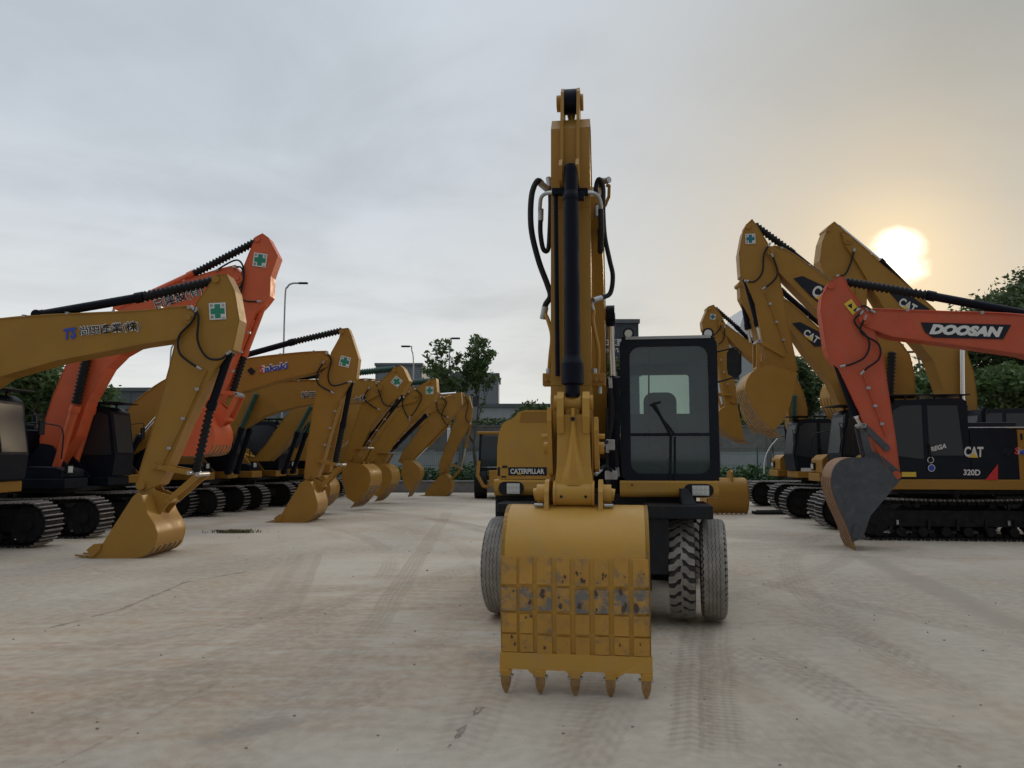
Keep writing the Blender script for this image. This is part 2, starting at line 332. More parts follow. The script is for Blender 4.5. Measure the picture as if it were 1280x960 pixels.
# ------------------------------------------------------------------ setting: ground
def ground_material():
    m = bpy.data.materials.new('dusty_concrete'); m.use_nodes = True; t = m.node_tree; n = t.nodes; l = t.links; b = n['Principled BSDF']
    tcn = n.new('ShaderNodeTexCoord'); P = tcn.outputs['Object']
    def inp(nd, i, v):
        if isinstance(v, (int, float)): nd.inputs[i].default_value = v
        elif isinstance(v, tuple): nd.inputs[i].default_value = (*v, 1) if nd.inputs[i].type == 'RGBA' else v
        else: l.new(v, nd.inputs[i])
    def ma(op, a, b_=0., c=0., cl=False):
        q = n.new('ShaderNodeMath'); q.operation = op; q.use_clamp = cl; inp(q, 0, a); inp(q, 1, b_); inp(q, 2, c); return q.outputs[0]
    def noi(s, d=6, r=.6, sc=(1, 1, 1), rot=0., dist=0., vec=None):
        mp = n.new('ShaderNodeMapping'); mp.inputs['Scale'].default_value = sc; mp.inputs['Rotation'].default_value = (0, 0, rot); l.new(vec or P, mp.inputs[0])
        q = n.new('ShaderNodeTexNoise'); q.inputs['Scale'].default_value = s; q.inputs['Detail'].default_value = d; q.inputs['Roughness'].default_value = r; q.inputs['Distortion'].default_value = dist
        l.new(mp.outputs[0], q.inputs['Vector']); return q.outputs[0]
    def rg(v, a, b_, c=0., d=1.):
        q = n.new('ShaderNodeMapRange'); q.interpolation_type = 'SMOOTHSTEP'; inp(q, 0, v)
        for i, x in ((1, a), (2, b_), (3, c), (4, d)): q.inputs[i].default_value = x
        return q.outputs[0]
    def mix(f, a, b_, bt='MIX'):
        q = n.new('ShaderNodeMix'); q.data_type = 'RGBA'; q.blend_type = bt; inp(q, 0, f); inp(q, 6, a); inp(q, 7, b_); return q.outputs[2]
    sp = n.new('ShaderNodeSeparateXYZ'); l.new(P, sp.inputs[0]); X, Y = sp.outputs[0], sp.outputs[1]
    wob = ma('MULTIPLY', ma('SUBTRACT', noi(.5, 5), .5), .5)
    wob2 = ma('MULTIPLY', ma('SUBTRACT', noi(3., 6, .7), .5), .22)
    def seg(p, q, w, soft, wobv=wob):   # distance to a segment on the ground -> mask
        dx, dy = q[0]-p[0], q[1]-p[1]; L2 = dx*dx+dy*dy
        ax = ma('SUBTRACT', X, p[0]); ay = ma('SUBTRACT', Y, p[1])
        tt = ma('DIVIDE', ma('ADD', ma('MULTIPLY', ax, dx), ma('MULTIPLY', ay, dy)), L2, 0, True)
        ex = ma('SUBTRACT', ax, ma('MULTIPLY', tt, dx)); ey = ma('SUBTRACT', ay, ma('MULTIPLY', tt, dy))
        d = ma('SQRT', ma('ADD', ma('MULTIPLY', ex, ex), ma('MULTIPLY', ey, ey)))
        if wobv is not None: d = ma('ABSOLUTE', ma('ADD', ma('MULTIPLY', d, 1.), wobv))
        return rg(d, w+soft, w, 0, 1)
    def arc(c, r, w, soft, wobk=.5):    # band on a circle: wheel tracks of a turning machine
        ax = ma('SUBTRACT', X, c[0]); ay = ma('SUBTRACT', Y, c[1])
        d = ma('SQRT', ma('ADD', ma('MULTIPLY', ax, ax), ma('MULTIPLY', ay, ay)))
        d2 = ma('ABSOLUTE', ma('ADD', ma('SUBTRACT', d, r), ma('MULTIPLY', wob, wobk)))
        ang = ma('MULTIPLY', ma('ARCTAN2', ay, ax), r)
        return rg(d2, w+soft, w, 0, 1), ang, ma('SUBTRACT', d, r)
    big = noi(.16, 6, .55, dist=.6); med = noi(.75, 8, .62, sc=(1, .55, 1), rot=.35, dist=.4); fine = noi(9, 8, .7); grit = noi(70, 4, .7); streak = noi(1.6, 8, .65, sc=(.35, 1.6, 1), rot=-.42, dist=.8)
    col = mix(rg(big, .40, .60), (.245, .228, .207), (.350, .336, .314))
    col = mix(rg(med, .45, .72, 0, .75), col, (.275, .225, .182))
    # warm clay dust dragged over the middle of the yard
    c1 = ma('MULTIPLY', seg((-6.5, 3.5), (-.5, 9.5), 1.2, 2.6), rg(streak, .36, .62))
    col = mix(ma('MULTIPLY', c1, .85), col, (.262, .195, .145))
    col = mix(ma('MULTIPLY', rg(streak, .52, .72), .28), col, (.19, .172, .155))
    col = mix(ma('MULTIPLY', rg(noi(1.1, 8, .7, sc=(.6, 1.7, 1), rot=.2, dist=1), .56, .72), .55), col, (.38, .365, .34))
    col = mix(rg(noi(.5, 7, .65, dist=1.5), .58, .72, 0, .45), col, (.20, .195, .19))
    masks = []
    trk = 0.
    for cen, r, w in (((-17., 11.), 16.6, .15), ((-17., 11.), 18.5, .15), ((-17., 11.), 15.1, .12), ((31., 8.), 29.6, .14), ((31., 8.), 29.15, .13), ((60., 9.), 57.6, .15), ((-40., 4.), 41.9, .12), ((24., 6.), 20.6, .15), ((-9., 23.), 17.5, .14), ((-12., 16.), 11.7, .2), ((26., 18.), 23.4, .16)):
        mk, ang, off = arc(cen, r, w, .06)
        cut = rg(noi(.32, 3, .5, vec=P), .36, .58, .1, 1)
        ph = ma('ADD', ma('MULTIPLY', ang, 34.), ma('MULTIPLY', ma('ABSOLUTE', off), 55.))
        tread = rg(ma('SINE', ph), -.2, .5)
        rib = rg(ma('SINE', ma('MULTIPLY', off, 90.)), -.3, .4)
        k = ma('MULTIPLY', ma('MULTIPLY', mk, cut), ma('MULTIPLY', ma('ADD', .22, ma('ADD', ma('MULTIPLY', tread, .3), ma('MULTIPLY', rib, .22))), rg(fine, .3, .6, .35, 1)))
        trk = ma('ADD', trk, k, 0, True)
    gg = lambda px, py: (at_ground(px, py).x, at_ground(px, py).y)
    def tseg(p, q, w, soft, f1, f2, slant, amt):     # wheel print along a straight run
        dx, dy = q[0]-p[0], q[1]-p[1]; L_ = math.hypot(dx, dy); ux, uy = dx/L_, dy/L_
        ax = ma('SUBTRACT', X, p[0]); ay = ma('SUBTRACT', Y, p[1])
        al = ma('ADD', ma('MULTIPLY', ax, ux), ma('MULTIPLY', ay, uy)); ac = ma('ADD', ma('SUBTRACT', ma('MULTIPLY', ax, -uy), ma('MULTIPLY', ay, -ux)), ma('MULTIPLY', wob, .35))
        mk = ma('MULTIPLY', rg(ma('ABSOLUTE', ac), w+soft, w), ma('MULTIPLY', rg(al, -.1, .5), rg(al, L_+.1, L_-.6)))
        tr_ = rg(ma('SINE', ma('ADD', ma('MULTIPLY', al, f1), ma('MULTIPLY', ma('ABSOLUTE', ac), slant))), -.3, .5)
        rb_ = rg(ma('SINE', ma('MULTIPLY', ac, f2)), -.2, .5)
        return ma('MULTIPLY', ma('MULTIPLY', mk, amt), ma('MULTIPLY', ma('ADD', .25, ma('ADD', ma('MULTIPLY', tr_, .45), ma('MULTIPLY', rb_, .3))), rg(fine, .3, .58, .3, 1)))
    for a in ((gg(862, 955), gg(872, 775), .13, .05, 60, 70, 40, 1.), (gg(905, 955), gg(893, 775), .12, .05, 90, 110, 0, .8), (gg(560, 640), gg(455, 800), .13, .05, 60, 90, 35, .9), (gg(455, 800), gg(250, 955), .13, .06, 60, 90, 35, .6),
              (gg(338, 770), gg(385, 690), .28, .05, 75, 20, 0, .8), (gg(20, 925), gg(470, 735), .10, .08, 40, 60, 20, .7), (gg(60, 860), gg(420, 745), .08, .08, 40, 60, 0, .6), (gg(560, 955), gg(655, 790), .16, .06, 55, 60, 30, .7),
              (gg(1230, 955), gg(905, 800), .2, .08, 50, 60, 40, .7), (gg(1180, 830), gg(985, 770), .12, .08, 50, 60, 40, .6), (gg(700, 955), gg(760, 800), .1, .08, 70, 70, 0, .5)):
        trk = ma('ADD', trk, tseg(*a), 0, True)
    col = mix(ma('MULTIPLY', trk, .8), col, (.15, .125, .105))
    # broad faint drag lines
    for p, q, w in (((-8.5, 5.6), (-2.2, 11.), .16), ((-6., 3.6), (-1.2, 7.), .12), ((-4.3, 3.2), (1.5, 14.), .1)):
        col = mix(ma('MULTIPLY', ma('MULTIPLY', seg(p, q, w, .35), rg(streak, .35, .65)), .45), col, (.20, .165, .135))
    g = lambda px, py: (at_ground(px, py).x, at_ground(px, py).y)
    # cracks, joint, oil spots
    ck = ma('ADD', seg(g(62, 785), g(150, 762), .0, .035, wob2), seg(g(150, 762), g(232, 728), .0, .035, wob2), 0, True)
    ck = ma('ADD', ck, seg(g(232, 728), g(305, 715), .0, .04, wob2), 0, True)
    ck = ma('ADD', ck, ma('MULTIPLY', seg(g(70, 957), g(290, 845), .0, .014, wob2), .4), 0, True)
    ck = ma('ADD', ck, seg(g(560, 935), g(600, 885), .0, .015, wob2), 0, True)
    jo = seg(g(1045, 696), g(1280, 699), .01, .03, None)
    st = ma('MULTIPLY', seg(g(1082, 697), g(1285, 788), .10, .24), rg(fine, .34, .6))
    st2 = ma('MULTIPLY', seg(g(600, 818), g(618, 822), .07, .22), rg(fine, .38, .6))
    st3 = ma('MULTIPLY', seg(g(262, 925), g(350, 905), .05, .16), rg(fine, .36, .62))
    st4 = ma('MULTIPLY', seg(g(820, 700), g(760, 720), .2, .5), rg(fine, .3, .6))
    col = mix(ma('MULTIPLY', st, .62), col, (.12, .11, .10)); col = mix(ma('MULTIPLY', st2, .85), col, (.06, .06, .065)); col = mix(ma('MULTIPLY', st3, .75), col, (.075, .08, .085))
    col = mix(ma('MULTIPLY', st4, .35), col, (.1, .095, .09))
    col = mix(ma('MULTIPLY', jo, .55), col, (.12, .115, .11)); col = mix(ma('MULTIPLY', ck, .75), col, (.10, .09, .08))
    fgm = ma('MULTIPLY', rg(ma('ADD', Y, ma('MULTIPLY', wob, 3.)), 5.2, 3.6), rg(med, .3, .62)); col = mix(ma('MULTIPLY', fgm, .6), col, (.20, .195, .185))
    # pale clean slab far left and right
    edge = seg(g(0, 660), g(270, 672), 1.1, .25); col = mix(ma('MULTIPLY', edge, .5), col, (.39, .38, .36))
    col = mix(rg(fine, .35, .68, 0, .42), col, (.42, .40, .37)); col = mix(rg(noi(18, 7, .78), .5, .68, 0, .3), col, (.17, .155, .14)); col = mix(rg(grit, .62, .72, 0, .5), col, (.13, .12, .11)); col = mix(rg(noi(26, 5, .75), .64, .74, 0, .5), col, (.47, .45, .42))
    gsc = n.new('ShaderNodeVectorMath'); gsc.operation = 'MULTIPLY'; l.new(col, gsc.inputs[0]); gsc.inputs[1].default_value = (1.42, 1.30, 1.12); col = gsc.outputs[0]
    l.new(col, b.inputs['Base Color']); b.inputs['Specular IOR Level'].default_value = .28
    inp(b, 'Roughness', 0.8); l.new(rg(med, .3, .7, .62, .92), b.inputs['Roughness'])
    h = ma('ADD', ma('ADD', ma('MULTIPLY', fine, .7), ma('MULTIPLY', grit, .5)), ma('SUBTRACT', ma('MULTIPLY', med, .9), ma('ADD', ma('MULTIPLY', ck, .9), ma('MULTIPLY', trk, .35))))
    bp = n.new('ShaderNodeBump'); bp.inputs['Strength'].default_value = .8; bp.inputs['Distance'].default_value = .02; l.new(h, bp.inputs['Height']); l.new(bp.outputs[0], b.inputs['Normal'])
    return m
def at_ground(px, py):
    d = ray(px, py); return Vector((0, 0, CH))+d*(-CH/d.z)
M['ground'] = ground_material()
M['earth'] = mat('roadside_earth', (.10, .105, .07), .9, var=.3, vs=.4)
tag(MB('ground').add([(-60, -15, 0), (60, -15, 0), (60, 38.4, 0), (-60, 38.4, 0)], [(0, 1, 2, 3)]).build('yard_ground'), kind='structure')
tag(MB('earth').add([(-900, -300, -.03), (900, -300, -.03), (900, 1500, -.03), (-900, 1500, -.03)], [(0, 1, 2, 3)]).build('ground'), kind='structure')

# ------------------------------------------------------------------ excavator pieces
def chain(L_, H, W):     # steel track: shoes with grousers round a stadium path
    mb = MB('shoe'); r = H/2-.03; hs = L_/2-H/2; per = 4*hs+2*PI*r; n = int(per/.19); p = per/n
    for i in range(n):
        s_ = i*p
        if s_ < 2*hs: c = V(-hs+s_, 0, H/2+r); tx = V(1, 0, 0)
        elif s_ < 2*hs+PI*r: a = (s_-2*hs)/r; c = V(hs+math.sin(a)*r, 0, H/2+math.cos(a)*r); tx = V(math.cos(a), 0, -math.sin(a))
        elif s_ < 4*hs+PI*r: c = V(hs-(s_-2*hs-PI*r), 0, H/2-r); tx = V(-1, 0, 0)
        else: a = PI+(s_-4*hs-PI*r)/r; c = V(-hs+math.sin(a)*r, 0, H/2+math.cos(a)*r); tx = V(math.cos(a), 0, -math.sin(a))
        nn_ = V(-tx.z, 0, tx.x)
        if c.z > H/2+r-.001 and abs(c.x) < hs: c = c - nn_*.035*math.cos(c.x/hs*PI/2)   # the upper run sags a little
        mb.m('under'); mb.obox(c, tx*p*.45, V(0, W/2, 0), nn_*.009); mb.m('shoe')
        for q in (-.3, .3): mb.obox(c+tx*p*q+nn_*.024, tx*.011, V(0, W/2*(1 if q > 0 else .98), 0), nn_*.018)
        mb.m('under'); mb.obox(c-nn_*.05, tx*p*.4, V(0, .09, 0), nn_*.035)
    return mb
def track_frame(L_, H, W, out):
    mb = MB('under'); hs = L_/2-H/2
    mb.prism([(-hs-.05, .28), (hs+.1, .28), (hs+.1, .5), (hs-.3, .62), (-hs+.4, .62), (-hs-.05, .5)], -W*.26, W*.26)
    for i in range(8): x = -hs+.1+i*(2*hs-.2)/7; mb.cyl((x, -W*.33, .17), (x, W*.33, .17), .1, 12)
    for x in (-hs*.45, hs*.45): mb.cyl((x, -.12, H-.14), (x, .12, H-.14), .07, 10)
    for k in range(5): mb.box(-hs*.7+k*hs*.34, -hs*.7+k*hs*.34+.05, -W*.36, W*.36, .2, .42)
    mb.m('steel'); 
    for x in (-hs*.62, hs*.7): mb.box(x, x+.05, out*W*.365, out*W*.37+.001*out, .32, .42)
    return mb
def wheel_disc(r, W):
    mb = MB('under'); mb.cyl((0, -W*.3, 0), (0, W*.3, 0), r, 22); mb.cyl((0, -W*.36, 0), (0, W*.36, 0), r*.35, 14)
    return mb
def undercarriage(root, L_=4.3, H=.88, W=.6, gauge=2.38):
    for sd_ in (1, -1):
        t = cached(('chain', L_, H, W), 'track', root, lambda: chain(L_, H, W), loc=(0, sd_*gauge/2, .012))
        cached(('frame', L_, H, W, sd_), 'track_frame', t, lambda: track_frame(L_, H, W, sd_), .008)
        cached(('wd', H, W), 'idler_wheel', t, lambda: wheel_disc(H/2-.09, W), loc=(L_/2-H/2, 0, H/2))
        cached(('wd', H, W), 'sprocket', t, lambda: wheel_disc(H/2-.09, W), loc=(-L_/2+H/2, 0, H/2))
    def body():
        mb = MB('under'); mb.box(-.75, .75, -gauge/2+.25, gauge/2-.25, .42, .82); mb.cyl((0, 0, .8), (0, 0, H+.16), .62, 28)
        for a in (-1, 1):
            for b in (-1, 1): mb.bar((a*.5, b*.4, .62), (a*1.05, b*(gauge/2-.1), .48), .3, .26)
        return mb
    cached(('cb', gauge, H), 'carbody', root, body, .01)
def rrect(x0, x1, z0, z1, r, k=5):
    o = []
    for cx_, cz, a0 in ((x1-r, z1-r, 0), (x0+r, z1-r, 90), (x0+r, z0+r, 180), (x1-r, z0+r, 270)):
        for i in range(k+1): a = R(a0+90*i/k); o.append((cx_+r*math.cos(a), cz+r*math.sin(a)))
    return o
def upper(root, body='yellow', side='cabblack', cabm='cabblack', s=1., tank=.345, tankh=2.18, box=True, boxm=None, cabx=1.35, zb=1.08, roof=3.05, guard=True, mirror=True, rear='yellow', headguard=False):
    hw = 1.42*s; H = 2.36
    mb = MB(body); mb.box(-2.35*s, 1.3, -hw, -.5, zb, zb+.22); mb.box(-2.35*s, 1.3, .42, hw, zb, zb+.22); mb.box(-2.35*s, .6, -.5, .42, zb-.05, zb+.2)
    mb.m('under').box(-2.2*s, 1.1, -hw+.1, hw-.1, zb-.10, zb-.001)
    mb.build('platform', root, .02)
    mb = MB(body)
    for y in (-.34, .22): mb.prism([(-.35, zb+.2), (.95, zb+.2), (.75, zb+.42), (.3, 2.05), (.05, 2.1), (-.3, 1.6)], y, y+.07)
    mb.build('boom_bracket', root, .01)
    # cab on the left (+y) side
    y0, y1 = .46, hw-.02
    prof = [(cabx, zb+.23), (cabx+.06, zb+.75), (cabx-.1, roof-.16), (cabx-.26, roof-.03), (-.22, roof), (-.32, roof-.08), (-.34, zb+.23)]
    cab = MB(cabm).prism(prof, y0, y1).build('cab', root, .035)
    g = MB('win')
    wz = zb+.75
    g.prism([(cabx-.03, wz), (cabx-.17, roof-.26), (cabx-.36, roof-.16), (.62, roof-.15), (.62, wz-.1)], y1+.001, y1+.008)
    g.build('window', cab)
    g = MB('win'); g.prism([(.5, wz-.02), (.5, roof-.16), (-.12, roof-.16), (-.2, wz-.02)], y1+.001, y1+.008); g.build('window', cab)
    g = MB('win'); g.prism([(cabx-.03, wz), (cabx-.17, roof-.26), (cabx-.4, roof-.16), (-.1, roof-.16), (-.2, wz)], y0-.008, y0-.001); g.build('window', cab)
    g = MB('win'); g.loft([V(cabx+.064, y0+.08, zb+.8), V(cabx+.064, y1-.08, zb+.8), V(cabx-.088, y1-.08, roof-.22), V(cabx-.088, y0+.08, roof-.22)],
                          [V(cabx+.074, y0+.08, zb+.8), V(cabx+.074, y1-.08, zb+.8), V(cabx-.078, y1-.08, roof-.22), V(cabx-.078, y0+.08, roof-.22)]); g.build('window', cab)
    h = MB('rubber'); h.curve([(.56, y1+.01, zb+.6), (.5, y1+.05, zb+.62), (.5, y1+.05, zb+.95), (.56, y1+.01, zb+.97)], .014, 6); h.build('door_handle', cab)
    h = MB('rubber'); h.tube([(cabx-.04, y1+.05, zb+.3), (cabx+.0, y1+.05, zb+.8), (cabx-.1, y1+.05, roof-.5)], .016, 6); h.build('grab_rail', cab)
    if guard:
        r = MB('black'); r.box(-.38, cabx+.1, y0-.05, y1+.04, roof+.06, roof+.085)
        for x in (-.25, .3, .9): 
            for y in (y0+.05, y1-.05): r.box(x, x+.04, y-.02, y+.02, roof-.02, roof+.06)
        r.build('roof_visor', cab)
    if mirror:
        r = MB('rubber'); r.curve([(cabx-.1, y1, roof-.45), (cabx+.15, y1+.22, roof-.4), (cabx+.12, y1+.28, roof-.6)], .012, 6); r.obox(V(cabx+.12, y1+.28, roof-.66), V(.02, .0, 0), V(0, .09, 0), V(0, 0, .15)); r.build('mirror', root, .01)
    # left flank: dark panel behind the cab, then body coloured doors
    p = MB(side); p.prism([(-.345, zb+.222), (-.345, H+.03), (-1.3*s, H), (-1.3*s, zb+.222)], hw-.95, hw-.01); p.build('side_panel', root, .03)
    p = MB(body); p.prism([(-1.305*s, zb+.222), (-1.305*s, H), (-2.1*s, H-.02), (-2.1*s, zb+.222)], hw-.93, hw-.012)
    p.m('navy')
    for i in range(3): p.box(-1.36*s-i*.09-.05, -1.36*s-i*.09, hw-.011, hw-.006, H-.22, H-.08)
    for i in range(3): p.box(-1.8*s-i*.09-.05, -1.8*s-i*.09, hw-.011, hw-.006, H-.22, H-.08)
    p.build('engine_door', root, .02)
    p = MB(side); p.box(-2.0*s, -.36, -hw+.9, hw-.95, zb+.2, H+.06); p.m('steel'); p.box(-2.0*s, -.4, hw-.9, hw-.3, H+.04, H+.07); p.m('black')
    p.box(-1.8*s, -.6, -hw+.35, hw-.97, H+.06, H+.2); p.build('engine_hood', root, .03)
    p = MB('barrel'); p.tube([(-1.6*s, -.6, H+.1), (-1.6*s, -.6, H+.5), (-1.66*s, -.6, H+.6)], .06, 10); p.build('exhaust', root)
    cw = [(-2.1*s, zb+.05), (-2.1*s, H+.02), (-2.5*s, H), (-2.78*s, H-.25), (-2.82*s, zb+.3), (-2.6*s, zb+.02)]
    p = MB(rear); p.prism(cw, -hw+.0, hw-.0); p.build('counterweight', root, .07)
    # right flank: tank and tool box
    p = MB(boxm or body); q_ = 1. if box else .45; p.prism([(1.2, zb+.222), (1.2, zb+.222+.4*q_), (1.05, zb+.222+.53*q_), (.35, zb+.222+.58*q_), (.35, zb+.222)], -hw+.02, -.52); p.build('tool_box', root, .04)
    p = MB(side); p.box(-.75, tank, -hw+.02, -.52, zb+.222, tankh); p.box(-2.09*s, -.76, -hw+.02, -.52, zb+.222, H); p.build('fuel_tank', root, .04)
    r = MB('rubber'); 
    r.curve([(1.15, -hw+.06, zb+.65), (1.15, -hw+.06, 2.35), (.9, -hw+.06, 2.5), (.3, -hw+.06, 2.5), (.2, -hw+.06, H-.2)], .016, 6); r.build('handrail', root)
    l_ = MB('black'); l_.box(1.2, 1.26, -hw+.12, -hw+.36, zb+.32, zb+.52); l_.m('lens').box(1.26, 1.268, -hw+.15, -hw+.33, zb+.35, zb+.49); l_.build('work_light', root)
    return cab
def interp(pts, n):
    o = []
    for i in range(len(pts)-1):
        a, b, c, d = pts[max(i-1, 0)], pts[i], pts[i+1], pts[min(i+2, len(pts)-1)]
        for j in range(n):
            t = j/n; o.append(tuple(.5*((2*b[k])+(-a[k]+c[k])*t+(2*a[k]-5*b[k]+4*c[k]-d[k])*t*t+(-a[k]+3*b[k]-3*c[k]+d[k])*t**3) for k in (0, 1)))
    o.append(pts[-1]); return o
def make_bucket(root, shell, mouth, ears, w, side='yellow', sh=None, cutter=True, name='bucket', strips=True, nt_=5, sm=5):
    """shell: (x,z) from the hinge round the back to the lip; mouth: back along the open edge to the hinge."""
    sh = sh or side; S = interp(shell, sm); P = S+mouth
    n = len(P); A = sum(P[i][0]*P[(i+1) % n][1]-P[(i+1) % n][0]*P[i][1] for i in range(n)); sg = -1 if A > 0 else 1
    inn = []
    for i, p in enumerate(S):
        a = S[max(i-1, 0)]; c = S[min(i+1, len(S)-1)]; dx, dz = c[0]-a[0], c[1]-a[1]; l_ = math.hypot(dx, dz) or 1
        inn.append((p[0]+sg*dz/l_*.03, p[1]-sg*dx/l_*.03))
    mb = MB(side); hw = w/2
    mb.m(sh)
    for Q in (S, inn):
        k_ = len(Q); mb.add([V(a, y, b) for y in (-hw+.012, hw-.012) for a, b in Q], [(i, i+1, k_+i+1, k_+i) for i in range(k_-1)], True)
    q = [S[-1], inn[-1]]; mb.add([V(a, y, b) for a, b in q for y in (-hw, hw)], [(0, 1, 3, 2)])
    mb.m(side)
    for y in (-hw, hw-.028): mb.prism(P, y, y+.028)
    if cutter:   # side cutters by the lip
        a = Vector(S[-1]); b = Vector(mouth[0]) if mouth else Vector(S[0]); d = (Vector(shell[0])-a).normalized()
        u = (Vector(S[-1])-Vector(S[-3])).normalized()
        for y in (-hw-.03, hw+.002): mb.prism([tuple(a-u*.1+d*.03), tuple(a+u*.1+d*.16), tuple(a+u*.06+d*.30), tuple(a-u*.05+d*.34), tuple(a-u*.12+d*.2)], y, y+.028)
    b_ = mb.build(name, root, .006)
    if strips:
        k = len(S); a0, a1 = int(k*.5), k-1; seg_ = S[a0:a1]
        if len(seg_) > 1:
            for y in [(-hw+.06)+j*(w-.12)/5 for j in range(6)]:
                st = MB('worn' if side != 'grey' else sh); t_ = -.02 if sg > 0 else .02
                out = []
                for i, p in enumerate(seg_):
                    a = seg_[max(i-1, 0)]; c = seg_[min(i+1, len(seg_)-1)]; dx, dz = c[0]-a[0], c[1]-a[1]; l_ = math.hypot(dx, dz) or 1
                    out.append((p[0]-sg*dz/l_*.02, p[1]+sg*dx/l_*.02))
                for i in range(len(seg_)-1):
                    q = [seg_[i], seg_[i+1], out[i+1], out[i]]; st.loft([V(a, y-.035, b) for a, b in q], [V(a, y+.035, b) for a, b in q])
                st.build('wear_strip', b_)
    e = MB(side)
    if ears:
        for y in (-.19, .15): e.prism(ears, y, y+.04)
        e.build('ear_plate', b_, .006)
    u = (Vector(S[-1])-Vector(S[-3])).normalized(); nrm = Vector((-u.y, u.x)); lip = Vector(S[-1])
    for j in range(nt_):
        y = -hw+.07+j*(w-.14)/(nt_-1); t = MB('tooth'); A_ = []; B_ = []
        c0 = lip-u*.07; c1 = lip+u*.24
        for a, b in ((-1, -1), (1, -1), (1, 1), (-1, 1)):
            A_.append(V(c0.x+nrm.x*.04*b, y+a*.048, c0.y+nrm.y*.04*b)); B_.append(V(c1.x+nrm.x*.01*b, y+a*.025, c1.y+nrm.y*.01*b))
        t.loft(A_, B_); t.build('tooth', b_)
    return b_
def cylinder(root, name, mp, segs, yoff=0.):
    """segs: (kind, (px,py), (px,py), r) mapped by mp on to the machine's own plane"""
    first = None; md = {'b': 'barrel', 'w': 'rubber', 'g': 'green_rubber', 'r': 'chrome', 'o': 'orange', 'y': 'yellow', 'd': 'red'}
    names = {'b': 'barrel', 'w': 'bellows', 'g': 'bellows', 'r': 'rod', 'o': 'barrel', 'y': 'barrel', 'd': 'barrel'}
    segs = sorted(segs, key=lambda q: 0 if q[0] in 'boyd' else 1)
    for kind, a, b, r in segs:
        p, q = mp(*a), mp(*b); p.y += yoff; q.y += yoff
        mb = MB(md[kind])
        if kind in 'wg': mb.bellows(p, q, r)
        else:
            mb.cyl(p, q, r, 16)
            if kind in 'boyd': d = (q-p).normalized(); mb.cyl(q-d*.16, q, r*1.22, 16); mb.cyl(p, p+d*.1, r*1.1, 16)
            e = V(0, r*1.1, 0); mb.cyl(p-e, p+e, r*1.1, 12)
        if first is None: first = mb.build(name, root)
        else: mb.build(names[kind], first)
    return first
def sticker(root, mp, c, s, rot=0., g='green', off=V(0, 0, 0)):
    """white square safety sign with a green cross; c px centre, s side in px"""
    ca, sa = math.cos(R(rot)), math.sin(R(rot))
    def P(a, b): return mp(c[0]+(a*ca-b*sa)*s, c[1]-(a*sa+b*ca)*s)+off
    mb = MB('white'); o2 = off*.6
    mb.add([P(-.5, -.5), P(.5, -.5), P(.5, .5), P(-.5, .5)], [(0, 1, 2, 3)])
    mb.m(g); k = .17; e = .42
    mb.add([P(a, b)+o2 for a, b in ((-k, -e), (k, -e), (k, -k), (e, -k), (e, k), (k, k), (k, e), (-k, e), (-k, k), (-e, k), (-e, -k), (-k, -k))], [tuple(range(12))])
    mb.m('navy')
    for ch, x, y in (('安', -.44, .24), ('全', .24, .24), ('第', -.44, -.44), ('一', .24, -.44)):
        o = P(x, y)+o2; u = P(x+.2, y)+o2-o; v = P(x, y+(.2 if ch != '一' else .04))+o2-o; mb.text(ch, o, u, v)
    mb.build('safety_sticker', root)
def lettering(root, mp, items, off, name='lettering'):
    mb = None
    for lv_, it in enumerate(items):
        it_off = lambda _q, lv_=lv_: 1.2+.9*lv_
        if it[0] == 'T':
            _, body, p0, p1, h, m_, bold, shear = it     # baseline from p0 to p1 px, height h px
            o = mp(*p0)+off*it_off(it); u = mp(*p1)+off*it_off(it)-o
            dx, dy = p1[0]-p0[0], p1[1]-p0[1]; l_ = math.hypot(dx, dy)
            v = mp(p0[0]+dy/l_*h, p0[1]-dx/l_*h)+off*it_off(it)-o
            if mb is None: mb = MB(m_)
            mb.m(m_).text(body, o, u, v, bold, shear)
        else:
            _, pts, m_, lev = it
            if mb is None: mb = MB(m_)
            q = [mp(*p)+off*it_off(it) for p in pts]; mb.m(m_).add(q, [tuple(range(len(q)))])
    return mb.build(name, root)
def it_off(it): return 2.
def logo_cat(p0, p1, h, m_='white'):
    """lettering with a yellow triangle, used on the machines' plates"""
    dx, dy = p1[0]-p0[0], p1[1]-p0[1]; l_ = math.hypot(dx, dy); ux, uy = dx/l_, dy/l_; vx, vy = uy, -ux
    q = lambda a, b: (p0[0]+dx*a+vx*h*b, p0[1]+dy*a+vy*h*b)
    return [('T', 'CAT', p0, p1, h, m_, .035, 0), ('P', [q(.22, -.06), q(.74, -.06), q(.48, .42)], 'ydecal', 3.)]
